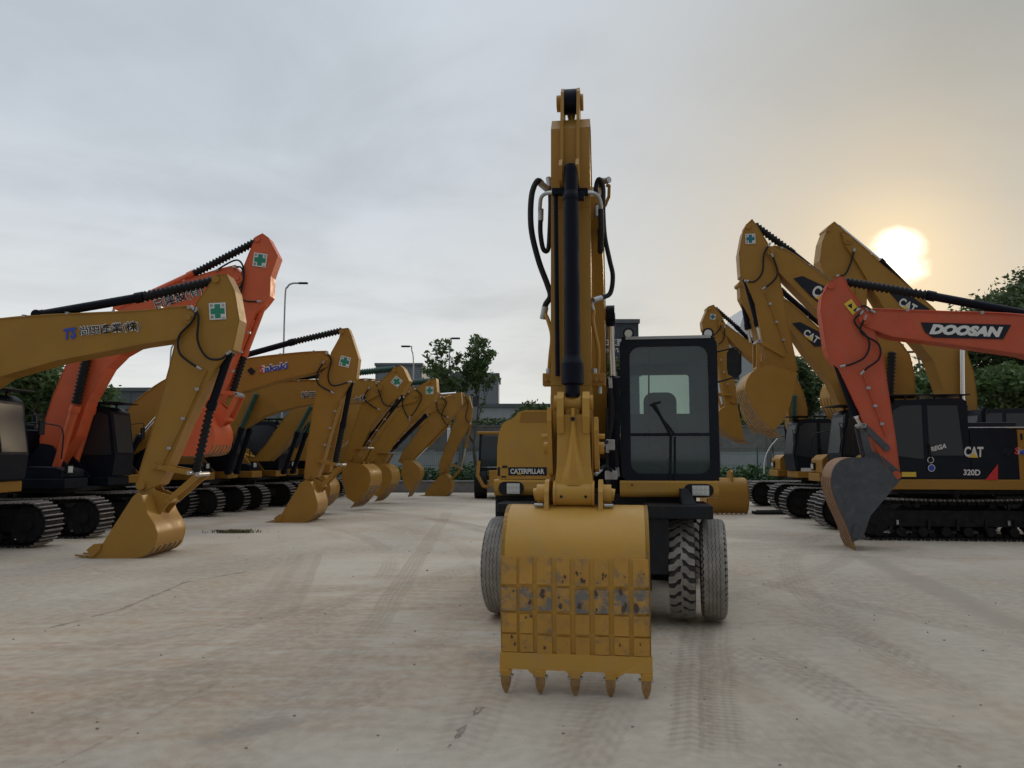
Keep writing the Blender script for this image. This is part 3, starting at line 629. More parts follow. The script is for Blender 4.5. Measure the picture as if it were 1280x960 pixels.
# ------------------------------------------------------------------ crawler excavators, one builder
def excavator(loc, deg, label, group, sp):
    ns = -1 if abs(deg) < 90 else 1      # which flank looks at the yard aisle
    rz = R(deg); root = thing('crawler_excavator', loc, rz, label, 'excavator', group); fr = Fr(loc, rz)
    P = sp.get('paint', 'yellow'); bw, sw, kw = sp.get('bw', .46), sp.get('sw', .38), sp.get('kw', 1.2)
    undercarriage(root, *sp.get('uc', (4.3, .88, .6, 2.38)))
    upper(root, body=sp.get('body', P), **sp.get('up', {}))
    B = fr.on(1, ns*bw/2); S = fr.on(1, ns*sw/2); Cn = fr.on(1, 0.); K = fr.on(1, ns*kw/2)
    xz = lambda f, pts: [(f(*p).x, f(*p).z) for p in pts]
    bp = [(-.02, 1.95)]+xz(B, sp['boom_top'])+xz(B, sp['boom_bot'])+[(.38, 1.62), (.15, 1.58), (-.02, 1.7)]
    bm = MB(P).prism(bp, -bw/2+.012, bw/2-.012); bm.ribbon(bp, 'y', -bw/2, bw/2, .010)
    nose = B(*sp['nose']); bm.cyl((nose.x, -bw/2-.02, nose.z), (nose.x, bw/2+.02, nose.z), sp.get('nr', .13), 20); bm.cyl((nose.x, -bw/2-.05, nose.z), (nose.x, bw/2+.05, nose.z), .055, 12)
    boom = bm.build('boom', root, .007)
    stp = xz(S, sp['stick']); sm_ = MB(P).prism(stp, -sw/2+.012, sw/2-.012); sm_.ribbon(stp, 'y', -sw/2, sw/2, .010)
    tp = S(*sp['stick'][0]); sm_.cyl((tp.x, -sw/2-.03, tp.z-.08), (tp.x, sw/2+.03, tp.z-.08), .07, 14)
    if 'pin' in sp: pn = S(*sp['pin']); sm_.cyl((pn.x, -sw/2-.06, pn.z), (pn.x, sw/2+.06, pn.z), .08, 16)
    stick = sm_.build('stick', root, .007)
    cylinder(root, 'stick_cylinder', Cn, sp['acyl']); cylinder(root, 'bucket_cylinder', Cn, sp['kcyl'])
    for sg in (ns, -ns):
        off = sg*(bw/2+.11); bf = fr.on(1, ns*(bw/2+.11))
        segs = sp['bcyl']; cylinder(root, 'boom_cylinder', bf, segs, off-ns*(bw/2+.11))
    if 'links' in sp:
        lf = fr.on(1, ns*.2); P_ = sp.get('linkm', P); mb = MB(P_)
        for a, b, w_ in sp['links']:
            p, q = lf(*a), lf(*b)
            for y in (-.2, .2): mb.bar((p.x, y, p.z), (q.x, y, q.z), .05, w_, V(0, 1, 0).cross((q-p).normalized()))
            mb.m('steel'); mb.cyl((q.x, -.25, q.z), (q.x, .25, q.z), w_*.42, 12); mb.m(P_); mb.cyl((p.x, -.24, p.z), (p.x, .24, p.z), w_*.5, 12)
        mb.build('bucket_linkage', root, .006)
    sh, mo = xz(K, sp['shell']), xz(K, sp['mouth'])
    ears = xz(fr.on(1, ns*.19), sp['ears']) if 'ears' in sp else None
    make_bucket(root, sh, mo, ears, kw, sp.get('kmat', P), sp.get('kshell'), cutter=sp.get('cutter', True))
    hf = fr.on(1, ns*(bw/2+.03))
    for h in sp.get('hoses', []):
        mb = MB('rubber'); pts = [hf(*p) for p in h]; mb.curve(pts, sp.get('hr', .022), 8)
        mb.m('steel')
        for a, b in ((pts[0], pts[1]), (pts[-1], pts[-2])): d = (b-a).normalized(); mb.cyl(a-d*.03, a+d*.07, sp.get('hr', .022)*1.25, 8)
        mb.build('hose', root)
    # hard pipes and clips along the stick
    if sp.get('pipes', True):
        pf = fr.on(1, ns*(sw/2+.02)); mb = MB(P); pts = [pf(*p) for p in sp['pipe']] if 'pipe' in sp else None
        if pts:
            mb.tube(pts, .016, 6); mb.m('steel')
            for i in range(3): c = pts[0].lerp(pts[-1], .2+.3*i); mb.obox(c, V(.035, 0, 0), V(0, .022, 0), V(0, 0, .026))
            mb.build('pipe', root)
        # pipes on the boom's back
        tops = [B(*p) for p in sp['boom_top']]; mb = MB(P)
        for y in (-.08, 0.02, .12):
            mb.curve([V(p.x, y, p.z+.045) for p in tops], .018, 6)
        mb.m('steel')
        for a, b in zip(tops, tops[1:]):
            n_ = max(1, int((b-a).length/.7))
            for i in range(n_): c = a.lerp(b, (i+.5)/n_); mb.box(c.x-.03, c.x+.03, -.14, .18, c.z+.02, c.z+.075)
        mb.build('pipe', root)
    off = V(0, ns*.0022, 0)
    if 'cross' in sp: sticker(stick, S, *sp['cross'], off=off*1.2)
    for nm, tgt, items in sp.get('deco', []):
        t_, f_ = {'boom': (boom, B), 'stick': (stick, S), 'bucket': (root, K)}[tgt]
        lettering(t_, f_, items, off*1.2, nm)
    return root, fr, ns

GL = 'excavators parked side by side in the row on the left'
GR = 'excavators parked in the row on the right'
SM = dict(uc=(3.5, .82, .5, 1.9), up=dict(s=.82, mirror=False, tank=-.5, tankh=1.9, boxm='cabblack', box=False))
# -- left row, from the camera outwards
excavator((-11.3, 14.4, 0), 0, 'nearest yellow excavator on the left, horizontal boom with dark Japanese lettering, bucket on the ground', GL, dict(
    boom_top=[(-150, 500), (-100, 430), (-40, 405), (0, 399), (50, 395), (168, 389.5), (225, 384), (241, 388)],
    boom_bot=[(245, 397), (237, 408), (222, 423), (174, 430), (135, 438), (70, 450), (0, 470), (-60, 510), (-100, 560)], nose=(236, 397), nr=.13,
    stick=[(270, 344), (283, 343), (293, 364), (299, 400), (291, 437), (284, 439), (268, 460), (232, 530), (207, 589), (199, 605), (183, 613), (172, 610), (170, 603), (189, 542), (212, 458), (221, 420), (236, 408), (246, 378)],
    pin=(177, 607), acyl=[('b', (48, 394), (180, 371), .085), ('w', (180, 371), (272, 350), .10)], kcyl=[('b', (287, 441), (263, 512), .075), ('w', (263, 512), (245, 590), .085)],
    bcyl=[('b', (-110, 585), (-60, 500), .08), ('r', (-60, 500), (-10, 445), .05)],
    links=[((193, 583), (237, 591), .09), ((210, 626), (248, 593), .10)],
    shell=[(177, 619), (184, 641), (194, 658), (196, 672), (188, 690), (164, 699), (125, 699), (108, 697)], mouth=[(124, 686), (165, 622), (171, 616)],
    ears=[(171, 608), (177, 600), (185, 602), (194, 613), (211, 619), (211, 629), (200, 643), (184, 643), (176, 620)],
    hoses=[[(240, 384), (248, 395), (247, 425), (258, 446), (275, 449), (287, 440)], [(246, 386), (240, 402), (224, 420), (224, 440), (236, 452), (250, 461)]],
    pipe=[(258, 462), (228, 528), (200, 585)], cross=((272, 389), 21, 3),
    deco=[('lettering', 'boom', [('T', 'TS', (81, 425), (97, 422.5), 14, 'blue', .045, .25), ('T', '尚田産業(株)', (100, 422), (176, 414.5), 14.5, 'white', .05, 0), ('T', '尚田産業(株)', (100.5, 421.5), (175.5, 414), 13, 'navy', .008, 0)])]))
excavator((-11.15, 18.5, 0), 0, 'orange excavator with raised boom and orange bucket, behind the nearest yellow one on the left', GL, dict(
    paint='orange', body='cabblack', up=dict(rear='orange', tank=-.72, tankh=2.0, box=False),
    boom_top=[(50, 548), (66, 495), (87, 446), (115, 412), (147, 387), (200, 363), (255, 342), (292, 332)],
    boom_bot=[(304, 345), (300, 362), (270, 380), (215, 408), (173, 430), (150, 443), (133, 460), (109, 502), (94, 545)], nose=(297, 348),
    stick=[(322, 295), (328, 292), (335, 297), (347, 320), (338, 345), (337, 370), (330, 379), (318, 392), (299, 438), (283, 484), (271, 505), (258, 507), (262, 470), (284, 405), (298, 350), (316, 305)],
    pin=(264, 502), acyl=[('o', (148, 386), (243, 342), .085), ('w', (243, 342), (322, 301), .10)], kcyl=[('o', (331, 378), (305, 446), .07), ('w', (305, 446), (291, 490), .085)],
    bcyl=[('o', (66, 600), (95, 507), .10), ('w', (95, 505), (110, 440), .115)],
    links=[((270, 490), (295, 492), .09), ((282, 524), (296, 494), .1)],
    shell=[(253, 508), (261, 522), (268, 540), (266, 556), (258, 567), (235, 570), (212, 570)], mouth=[(214, 562), (246, 508)],
    ears=[(258, 500), (266, 497), (284, 513), (285, 526), (275, 532), (255, 515)],
    hoses=[[(292, 334), (302, 335), (304, 352), (296, 366), (306, 376), (325, 377)], [(270, 338), (296, 325), (305, 340), (300, 372)]],
    pipe=[(318, 400), (285, 480)], cross=((325, 325), 17, -8),
    deco=[('lettering', 'boom', [('T', '日建設(有)', (196, 389), (256, 369), 15.5, 'white', .05, 0), ('T', '日建設(有)', (196.5, 388.5), (255.5, 368.6), 14, 'navy', .008, 0)])]))
excavator((-11.5, 21.7, 0), 0, 'yellow excavator with blue and red boom lettering, bucket flat on the ground', GL, dict(
    up=dict(tank=-.7, tankh=2.0, boxm='cabblack', box=False),
    boom_top=[(140, 545), (165, 505), (205, 475), (250, 460), (292, 452), (323, 447), (375, 441.5), (407, 440)],
    boom_bot=[(415, 447), (412, 456), (394, 465), (345, 476), (315, 486), (270, 497), (225, 520), (180, 555)], nose=(409, 449), nr=.12,
    stick=[(427, 411), (435, 410), (439, 420), (448, 448), (445, 473), (438, 478), (425, 500), (410, 550), (402, 580), (396, 596), (386, 602), (380, 598), (386, 545), (393, 503), (399, 470), (411, 456), (414, 441), (424, 423)],
    pin=(385, 596), acyl=[('b', (285, 450), (368, 427), .085), ('w', (368, 427), (428, 413), .10)], kcyl=[('b', (439, 478), (428, 535), .075), ('w', (428, 535), (419, 580), .09)],
    bcyl=[('b', (150, 590), (175, 545), .08), ('r', (175, 545), (215, 500), .05)],
    links=[((397, 576), (422, 581), .09), ((403, 607), (427, 581), .1)],
    shell=[(388, 602), (394, 618), (397, 632), (393, 643), (379, 654), (352, 654.5), (342, 654)], mouth=[(350, 646), (376, 603), (382, 600)],
    ears=[(381, 597), (386, 591), (392, 598), (404, 603), (404, 611), (396, 619), (386, 615)],
    hoses=[[(407, 441), (414, 450), (410, 470), (416, 482), (438, 477)], [(405, 452), (397, 466), (398, 480), (416, 491)]],
    pipe=[(423, 500), (402, 570)], cross=((431, 452), 13, -14),
    deco=[('lettering', 'boom', [('T', 'Sakaki', (325, 466.5), (361, 460.5), 9.5, 'white', .07, .1), ('T', 'akaki', (331, 465.5), (361, 460.5), 8, 'blue', .03, .1), ('T', 'S', (325, 467), (330, 466), 9, 'redd', .05, .15),
      ('P', [(309, 463), (314, 459), (317, 462), (312, 467)], 'navy', 2.), ('P', [(312, 467), (317, 462), (320, 464), (315, 469)], 'navy', 2.)])]))
excavator((-10.4, 24.4, 0), -4, 'yellow excavator with two small dark characters on its arched boom', GL, dict(
    paint='yellow2', bw=.42, sw=.34, kw=1.0, **SM,
    boom_top=[(235, 530), (270, 503), (308, 488), (345, 478), (399, 476)],
    boom_bot=[(416, 480), (416, 492), (400, 503), (371, 508), (345, 514), (326, 521), (300, 536), (265, 565)], nose=(409, 485),
    stick=[(418, 462), (428, 462), (432, 480), (429, 505), (411, 590), (399, 594), (402, 520), (408, 490)],
    pin=(404, 588), acyl=[('b', (330, 477), (400, 470), .07), ('g', (400, 470), (420, 466), .08)], kcyl=[('b', (430, 500), (424, 540), .06), ('w', (424, 540), (418, 575), .07)],
    bcyl=[('b', (285, 590), (302, 535), .08), ('g', (302, 535), (321, 492), .09)],
    shell=[(404, 594), (412, 605), (412, 618), (404, 630), (390, 640)], mouth=[(384, 625), (388, 600), (398, 592)], pipe=[(424, 510), (410, 570)],
    hoses=[[(405, 478), (412, 486), (408, 500)]], cutter=False,
    deco=[('lettering', 'boom', [('T', '松田', (376.5, 498), (395, 497), 8.8, 'white', .05, 0), ('T', '松田', (377, 497.6), (394.6, 496.6), 7.6, 'navy', .012, 0)])]))
excavator((-9.7, 27.2, 0), -12, 'yellow excavator with tilted green cross on its stick and long green ram cover', GL, dict(
    paint='yellow', bw=.42, sw=.36, kw=1.05, **SM,
    boom_top=[(318, 572), (332, 556), (350, 530), (369, 506), (400, 484), (447, 475), (470, 476)],
    boom_bot=[(478, 482), (476, 492), (455, 503), (420, 505), (396, 508), (387, 515), (371, 536), (352, 560), (335, 576)], nose=(473, 485),
    stick=[(493, 460), (500, 457), (504, 461), (511, 476), (501, 493), (486, 505), (463, 532), (450, 562), (445, 576), (432, 578), (431, 570), (440, 540), (452, 505), (470, 482)],
    pin=(439, 572), acyl=[('b', (400, 470), (446, 466), .08), ('g', (446, 466), (494, 461), .11)], kcyl=[('b', (502, 497), (464, 545), .075), ('w', (464, 545), (456, 560), .08)],
    bcyl=[('b', (355, 590), (372, 540), .08), ('g', (372, 540), (389, 508), .09)],
    links=[((445, 560), (458, 560), .08), ((450, 578), (460, 560), .08)],
    shell=[(452, 580), (461, 588), (463, 600), (459, 612), (451, 622), (444, 629)], mouth=[(433, 622), (427, 595), (430, 578)],
    ears=[(430, 578), (434, 568), (445, 570), (455, 578), (456, 584), (440, 585)],
    hoses=[[(470, 478), (474, 490), (480, 505), (492, 507), (500, 497)], [(462, 484), (455, 498), (466, 508), (474, 512)]], pipe=[(487, 515), (455, 560)], cross=((496, 477), 11, -38), cutter=False,
    deco=[('lettering', 'boom', [('T', '大林', (443, 504), (459, 500), 7.8, 'white', .05, 0), ('T', '大林', (443.4, 503.6), (458.6, 499.6), 6.7, 'navy', .01, 0)])]))
excavator((-9.4, 30.4, 0), -9, 'yellow excavator with small upright green cross, sixth from the front in the left row', GL, dict(
    paint='yellow', bw=.42, sw=.36, kw=1.05, **SM,
    boom_top=[(372, 560), (390, 530), (420, 500), (460, 486), (500, 483), (518, 485)],
    boom_bot=[(525, 492), (520, 502), (495, 508), (465, 522), (440, 545), (405, 575)], nose=(519, 493),
    stick=[(536, 475), (545, 473), (546, 490), (541, 501), (524, 516), (496, 549), (485, 567), (477, 578), (458, 581), (460, 572), (480, 537), (503, 508), (522, 484)],
    pin=(466, 575), acyl=[('b', (470, 483), (510, 479), .07), ('g', (510, 479), (538, 476), .12)], kcyl=[('b', (532, 520), (492, 560), .08), ('w', (492, 560), (486, 567), .08)],
    bcyl=[('b', (395, 590), (412, 550), .08), ('g', (412, 550), (430, 518), .09)],
    links=[((472, 565), (486, 566), .08), ((480, 580), (488, 566), .08)],
    shell=[(478, 580), (487, 586), (490, 598), (485, 609), (478, 617), (473, 622)], mouth=[(463, 616), (457, 595), (459, 580)],
    ears=[(460, 578), (464, 569), (475, 572), (483, 580), (478, 586), (465, 586)],
    hoses=[[(518, 486), (527, 495), (520, 512), (512, 522)], [(512, 489), (503, 502), (506, 515), (512, 525)]], pipe=[(520, 525), (492, 557)], cross=((537, 488), 9.5, 0), cutter=False))
excavator((-9.2, 33.3, 0), -6, 'plain yellow excavator with narrow hanging bucket, last but one in the left row', GL, dict(
    paint='yellow2', bw=.40, sw=.34, kw=.8, **SM,
    boom_top=[(402, 562), (425, 540), (462, 515), (500, 503), (535, 496), (550, 494)],
    boom_bot=[(558, 500), (552, 510), (530, 520), (500, 535), (465, 550), (430, 578)], nose=(551, 503),
    stick=[(566, 493), (576, 490), (577, 505), (565, 522), (556, 533), (530, 560), (514, 576), (505, 580), (498, 577), (503, 566), (520, 543), (538, 518), (548, 502)],
    pin=(504, 573), acyl=[('y', (520, 498), (550, 493), .07), ('r', (550, 493), (570, 491.5), .05)], kcyl=[('y', (562, 530), (535, 558), .06), ('r', (535, 558), (520, 573), .04)],
    bcyl=[('b', (430, 588), (445, 565), .07), ('r', (445, 565), (465, 540), .04)],
    shell=[(514, 575), (524, 585), (525, 594), (521, 603), (516, 610), (513, 615)], mouth=[(507, 610), (501, 592), (504, 575)],
    ears=[(500, 578), (505, 568), (514, 572), (520, 580), (512, 586)],
    hoses=[[(550, 496), (558, 503), (552, 518), (556, 528), (562, 534)], [(545, 500), (548, 515), (560, 522)]], cutter=False, hr=.02))
excavator((-9.0, 36.0, 0), -6, 'slim yellow excavator at the far end of the left row, small bucket on the ground', GL, dict(
    paint='yellow2', bw=.40, sw=.34, kw=.8, **SM,
    boom_top=[(425, 562), (450, 545), (490, 520), (530, 505), (562, 496), (578, 493)],
    boom_bot=[(585, 500), (578, 508), (550, 518), (520, 535), (480, 558), (450, 578)], nose=(580, 501),
    stick=[(579, 491), (586, 495), (590, 510), (588, 530), (578, 546), (566, 568), (559, 592), (549, 593), (549, 580), (560, 550), (572, 515)],
    pin=(554, 589), acyl=[('y', (540, 500), (565, 495), .06), ('r', (565, 495), (580, 492), .04)], kcyl=[('y', (588, 530), (582, 560), .055), ('r', (582, 560), (577, 585), .035)],
    bcyl=[('b', (455, 590), (465, 570), .06), ('r', (465, 570), (480, 550), .04)],
    links=[((561, 579), (576, 586), .06), ((562, 601), (576, 586), .07)],
    shell=[(557, 592), (563, 600), (564, 610), (559, 619), (545, 621), (530, 620.5)], mouth=[(533, 613), (549, 595)],
    ears=[(550, 592), (555, 585), (562, 598), (564, 604), (556, 604)],
    hoses=[[(580, 494), (585, 505), (582, 522), (588, 530)]], cutter=False, hr=.02))
# -- right row
def rr_panel(root, fr, yl, items, nm='lettering'):
    f = fr.on(1, yl); lettering(root, f, items, V(0, .003, 0), nm)
excavator((13.75, 13.87, 0), 168, 'red orange excavator reaching in from the right edge with a dark grey bucket', GR, dict(
    paint='red', body='red', kmat='grey', linkm='grey', kshell='rustshell', bw=.46, sw=.40, kw=.98,
    boom_top=[(1530, 500), (1470, 440), (1400, 412), (1280, 395), (1180, 391), (1092, 388), (1079, 391)],
    boom_bot=[(1074, 397), (1078, 405), (1086, 409), (1115, 420), (1180, 428), (1280, 442), (1380, 470), (1450, 520), (1490, 570)], nose=(1081, 398), nr=.12,
    stick=[(1038, 352), (1049, 345), (1056, 347), (1060, 359), (1080, 384), (1092, 412), (1103, 442), (1119, 548), (1125, 594), (1117, 596), (1106, 580), (1081, 527), (1050, 460), (1037, 446), (1033, 434), (1026, 388), (1028, 370)],
    pin=(1120, 594), acyl=[('b', (1420, 418), (1158, 369), .085), ('w', (1158, 369), (1056, 352), .095)], kcyl=[('b', (1044, 446), (1070, 520), .085), ('r', (1070, 520), (1082, 540), .045)],
    bcyl=[('d', (1500, 590), (1420, 500), .085), ('r', (1420, 500), (1360, 460), .05)],
    links=[((1108, 560), (1079, 532), .12), ((1088, 578), (1078, 532), .12)],
    shell=[(1098, 574), (1081, 572), (1056, 573), (1042, 585), (1039, 606), (1046, 630), (1058, 656), (1066, 678)], mouth=[(1079, 672), (1088, 645), (1124, 602), (1116, 592)],
    ears=[(1080, 575), (1086, 562), (1100, 568), (1124, 588), (1127, 600), (1112, 604), (1090, 590)],
    hoses=[[(1078, 390), (1068, 402), (1086, 425), (1082, 445), (1065, 455), (1052, 458)], [(1082, 396), (1076, 415), (1098, 430), (1099, 448), (1084, 460), (1077, 467)], [(1072, 388), (1080, 382), (1092, 390)]],
    pipe=[(1080, 470), (1108, 545)], hr=.02, cutter=True,
    deco=[('lettering', 'boom', [('P', [(1151, 403), (1264, 406), (1254, 424), (1166, 422), (1156, 415)], 'navy', .8), ('T', 'DOOSAN', (1161.5, 417.5), (1253, 421.5), 12.5, 'white', .03, .3), ('T', 'DOOSAN', (1161.2, 417.8), (1253.4, 421.8), 12.9, 'white', .075, .3)]),
          ('warning_sticker', 'stick', [('P', [(1055, 380), (1064, 373.5), (1074, 387), (1066, 394)], 'ydecal', .8), ('P', [(1059, 382), (1065, 379), (1065, 386)], 'navy', 2.), ('P', [(1066, 388), (1071, 384), (1070, 390)], 'navy', 2.)])]))
r, fr, ns = excavator((9.65, 18.0, 0), 174, 'black and yellow excavator with white lettered side panel and lifted bucket on the right', GR, dict(
    bw=.46, sw=.38, up=dict(side='cabblack', cabx=1.38, mirror=False),
    boom_top=[(1142, 508), (1144, 490), (1143, 468), (1137, 443), (1122, 424), (1100, 402), (1060, 368), (1038, 351), (988, 315), (968, 308)],
    boom_bot=[(958, 308), (961, 320), (975, 341), (1025, 391), (1055, 415), (1080, 440), (1092, 470), (1097, 505)], nose=(965, 314), nr=.12,
    stick=[(935, 279), (940, 274), (946, 282), (959, 303), (973, 343), (979, 370), (988, 420), (997, 462), (990, 470), (966, 468), (955, 435), (945, 379), (933, 349), (926, 345), (924, 317), (929, 290)],
    pin=(989, 464), acyl=[('b', (1085, 392), (985, 312), .075), ('w', (985, 312), (943, 281), .095)], kcyl=[('b', (932, 348), (948, 408), .075), ('r', (948, 408), (951, 424), .045)],
    bcyl=[('b', (1112, 540), (1112, 496), .085), ('w', (1112, 496), (1115, 440), .095)],
    links=[((978, 443), (950, 427), .10), ((948, 460), (948, 427), .10)],
    shell=[(962, 456), (946, 461), (935, 472), (932, 486), (941, 508), (955, 527), (967, 538)], mouth=[(978, 528), (988, 506), (997, 466)],
    ears=[(945, 462), (947, 452), (960, 452), (990, 458), (998, 468), (985, 474), (960, 470)],
    hoses=[[(962, 305), (955, 318), (953, 340), (943, 352), (932, 351)], [(965, 318), (972, 340), (966, 352), (954, 361)]], pipe=[(957, 365), (985, 440)], cross=((938, 298.5), 12.5, 2, 'teal'), cutter=False,
    deco=[('lettering', 'boom', [('P', [(991.7, 348), (1003, 345), (1040, 362), (1041, 393), (1013, 370)], 'navy', .8)]+logo_cat((1013, 368), (1037, 382), 15))]))
f = fr.on(1, 1.42+.0)
lettering(r, fr.on(1, 1.413), logo_cat((1205, 571), (1229, 571.5), 13)+[('T', '320D', (1204, 594), (1225, 594.5), 7.5, 'white', .03, 0), ('P', [(1231, 600), (1247, 600), (1247, 580)], 'redd', 2.)], V(0, .004, 0))
lettering(r, fr.on(1, 1.425), [('T', 'REGA', (1163, 565), (1183, 560), 6, 'white', .04, .3), ('P', [(1127, 590), (1145, 590), (1145, 596), (1127, 596)], 'ydecal', 1.),
    ('P', [(1163+4.2*math.cos(k*PI/8), 575+4.2*math.sin(k*PI/8)) for k in range(16)], 'white', 1.), ('P', [(1163+3.2*math.cos(k*PI/8), 575+3.2*math.sin(k*PI/8)) for k in range(16)], 'navy', 2.),
    ('P', [(1164+4.6*math.cos(k*PI/8), 585+4.6*math.sin(k*PI/8)) for k in range(16)], 'white', 1.), ('P', [(1164+3.8*math.cos(k*PI/8), 585+3.8*math.sin(k*PI/8)) for k in range(16)], 'blue', 2.)], V(0, .004, 0), 'sticker')
lettering(r, fr.on(1, 1.413), [('T', 'Sakaki', (1268, 568), (1300, 568), 9, 'white', .035, .1), ('T', 'S', (1268, 568), (1273, 568), 9, 'redd', .05, .15), ('T', 'akaki', (1274, 568), (1300, 568), 7.5, 'blue', .05, .1), ('P', [(1251, 565), (1257, 559), (1261, 561), (1255, 568)], 'navy', 2.), ('P', [(1256, 568), (1262, 561), (1266, 563), (1260, 570)], 'navy', 2.)], V(0, .004, 0))
excavator((10.0, 21.4, 0), 178, 'yellow excavator with dark lettered boom plate, seen between the lifted bucket and the orange stick', GR, dict(
    paint='yellow2', bw=.44, sw=.36, up=dict(side='cabblack'),
    boom_top=[(1098, 520), (1092, 495), (1075, 460), (1030, 416), (990, 380), (972, 370)],
    boom_bot=[(962, 374), (966, 388), (985, 407), (1007, 440), (1039, 479), (1059, 525)], nose=(971, 380),
    stick=[(925, 352), (934, 343), (950, 350), (975, 368), (983, 390), (975, 440), (968, 490), (955, 492), (952, 440), (940, 400), (926, 372)],
    pin=(961, 488), acyl=[('b', (1040, 418), (975, 362), .075), ('w', (975, 362), (936, 347), .09)], kcyl=[('b', (928, 370), (935, 412), .075), ('r', (935, 412), (938, 428), .04)],
    bcyl=[('b', (1075, 545), (1068, 515), .08), ('w', (1068, 515), (1055, 470), .09)],
    shell=[(955, 490), (945, 495), (940, 505), (943, 518), (952, 532)], mouth=[(966, 525), (972, 495)], cutter=False, hoses=[[(970, 374), (963, 390), (950, 400)]], pipe=[(960, 420), (963, 470)],
    deco=[('lettering', 'boom', [('P', [(990, 404), (1000, 402.5), (1032, 419), (1032, 433), (1018, 433)], 'navy', .8)]+logo_cat((1003, 418), (1020, 430), 9))]))
excavator((14.9, 23.8, 0), 180, 'tallest yellow excavator with its boom across the low sun and a chrome lift rod', GR, dict(
    bw=.62, sw=.5, paint='yellow', kw=1.3, up=dict(side='cabblack', roof=3.2, guard=False),
    boom_top=[(1222, 520), (1221, 495), (1217, 465), (1207, 435), (1186, 404), (1165, 383), (1140, 361), (1103, 331), (1060, 292)],
    boom_bot=[(1052, 290), (1058, 308), (1071, 327), (1105, 384), (1148, 427), (1167, 450), (1180, 487), (1187, 520)], nose=(1060, 300), nr=.14,
    stick=[(1035, 284), (1043, 277), (1050, 283), (1075, 312), (1084, 350), (1082, 420), (1078, 470), (1062, 470), (1055, 400), (1045, 360), (1030, 342), (1025, 326), (1028, 303)],
    pin=(1070, 468), acyl=[('b', (1150, 375), (1100, 325), .08), ('r', (1100, 325), (1048, 282), .05)], kcyl=[('b', (1031, 340), (1045, 400), .08), ('r', (1045, 400), (1052, 440), .05)],
    bcyl=[('b', (1204, 545), (1203, 507), .12), ('r', (1203, 507), (1202, 437), .075)],
    shell=[(1062, 470), (1050, 478), (1046, 495), (1052, 512), (1064, 525)], mouth=[(1075, 515), (1080, 475)], cutter=False, hoses=[[(1068, 312), (1063, 330), (1056, 343), (1046, 345)]], hr=.03, pipe=[(1070, 360), (1070, 450)],
    deco=[('lettering', 'boom', [('P', [(1113, 367), (1128, 363), (1162, 386), (1160, 398), (1136, 392)], 'navy', .8)]+logo_cat((1122, 381), (1142, 392), 11))]))
r, fr, ns = excavator((10.75, 27.0, 0), 180, 'farthest yellow excavator on the right, small bucket held up beside the cab mirror', GR, dict(
    bw=.44, sw=.36, kw=1.1, paint='yellow', up=dict(side='cabblack'),
    boom_top=[(1010, 535), (1009, 510), (1004, 490), (993, 470), (970, 452), (938, 429), (908, 406)],
    boom_bot=[(897, 400), (900, 410), (920, 432), (950, 458), (975, 482), (985, 505), (988, 535)], nose=(902, 405),
    stick=[(886, 383), (892, 381), (903, 396), (908, 412), (912, 440), (922, 500), (918, 508), (908, 506), (899, 462), (889, 430), (879, 411), (878, 402)],
    pin=(916, 502), acyl=[('b', (950, 438), (920, 408), .07), ('w', (920, 408), (894, 385), .08)], kcyl=[('y', (882, 412), (890, 450), .06), ('r', (890, 450), (897, 490), .035)],
    bcyl=[('b', (993, 560), (992, 532), .08), ('g', (992, 532), (993, 494), .10)],
    links=[((914, 494), (896, 492), .08), ((902, 512), (896, 492), .08)],
    shell=[(912, 506), (903, 510), (896, 519), (898, 532), (912, 543), (930, 551)], mouth=[(928, 536), (922, 507)],
    ears=[(902, 510), (908, 502), (918, 500), (923, 506), (915, 512)],
    hoses=[[(904, 398), (899, 412), (890, 420), (882, 416)], [(906, 408), (904, 425), (895, 432)]], pipe=[(898, 440), (912, 490)], cross=((891, 396), 7, -10, 'teal'), cutter=False, hr=.02))
lettering(r, fr.on(1, 1.41), [('P', [(1001, 585), (1020, 585), (1020, 591), (1001, 591)], 'white', 1.), ('P', [(1026, 571), (1036, 569), (1032, 573), (1026, 574)], 'white', 1.)], V(0, .004, 0), 'sticker')
mb = MB('white'); q = fr.on(1, 1.5); mb.curve([q(955, 592), q(956, 575), (q(962, 560)), q(972, 548)], .02, 6); mb.build('handrail', r)

# ------------------------------------------------------------------ the wheeled excavator facing the camera
WB = (1.13, 10.25, 0); WR = R(-8)
W = thing('wheeled_excavator', WB, WR, 'wheeled excavator facing the camera, stick upright, big ribbed bucket on the ground in front', 'excavator')
wf = Fr(WB, WR)
def fp(py_, ly, px=715): return wf.on(1, ly)(px, py_).z
def fx(px, ly, py_=500): return wf.on(1, ly)(px, py_).x
BX = fx(718, -4.3, 760)              # bucket centre
# slight left set of the boom from the centre line
# bucket
kf = wf.on(1, -4.35)
x0, x1 = fx(625.5, -4.34, 740), fx(813, -4.34, 740)
zt = fp(633, -4.0)
prof = [(-3.55, zt-.16), (-3.72, zt-.02), (-3.95, zt+.005), (-4.13, zt-.06), (-4.27, zt-.2), (-4.335, zt-.36), (-4.345, zt-.6), (-4.33, .55), (-4.30, .32), (-4.285, .24)]
S = interp(prof, 4)
bk = MB('bright')
inn = [(a+.035 if b < zt-.1 else a+.01, b-(.0 if b < zt-.2 else .035)) for a, b in S]
for Q in (S, inn):
    k_ = len(Q); bk.add([V(x, *q_) for x in (x0, x1) for q_ in Q], [(i, i+1, k_+i+1, k_+i) for i in range(k_-1)], True)
sidep = S+[(-4.2, .24), (-4.08, .42), (-3.62, .95), (-3.42, 1.2)]
for a in (x0+.001, x1-.031): bk.prismx(sidep, a, a+.03)
bucket = bk.build('bucket', W, .008)
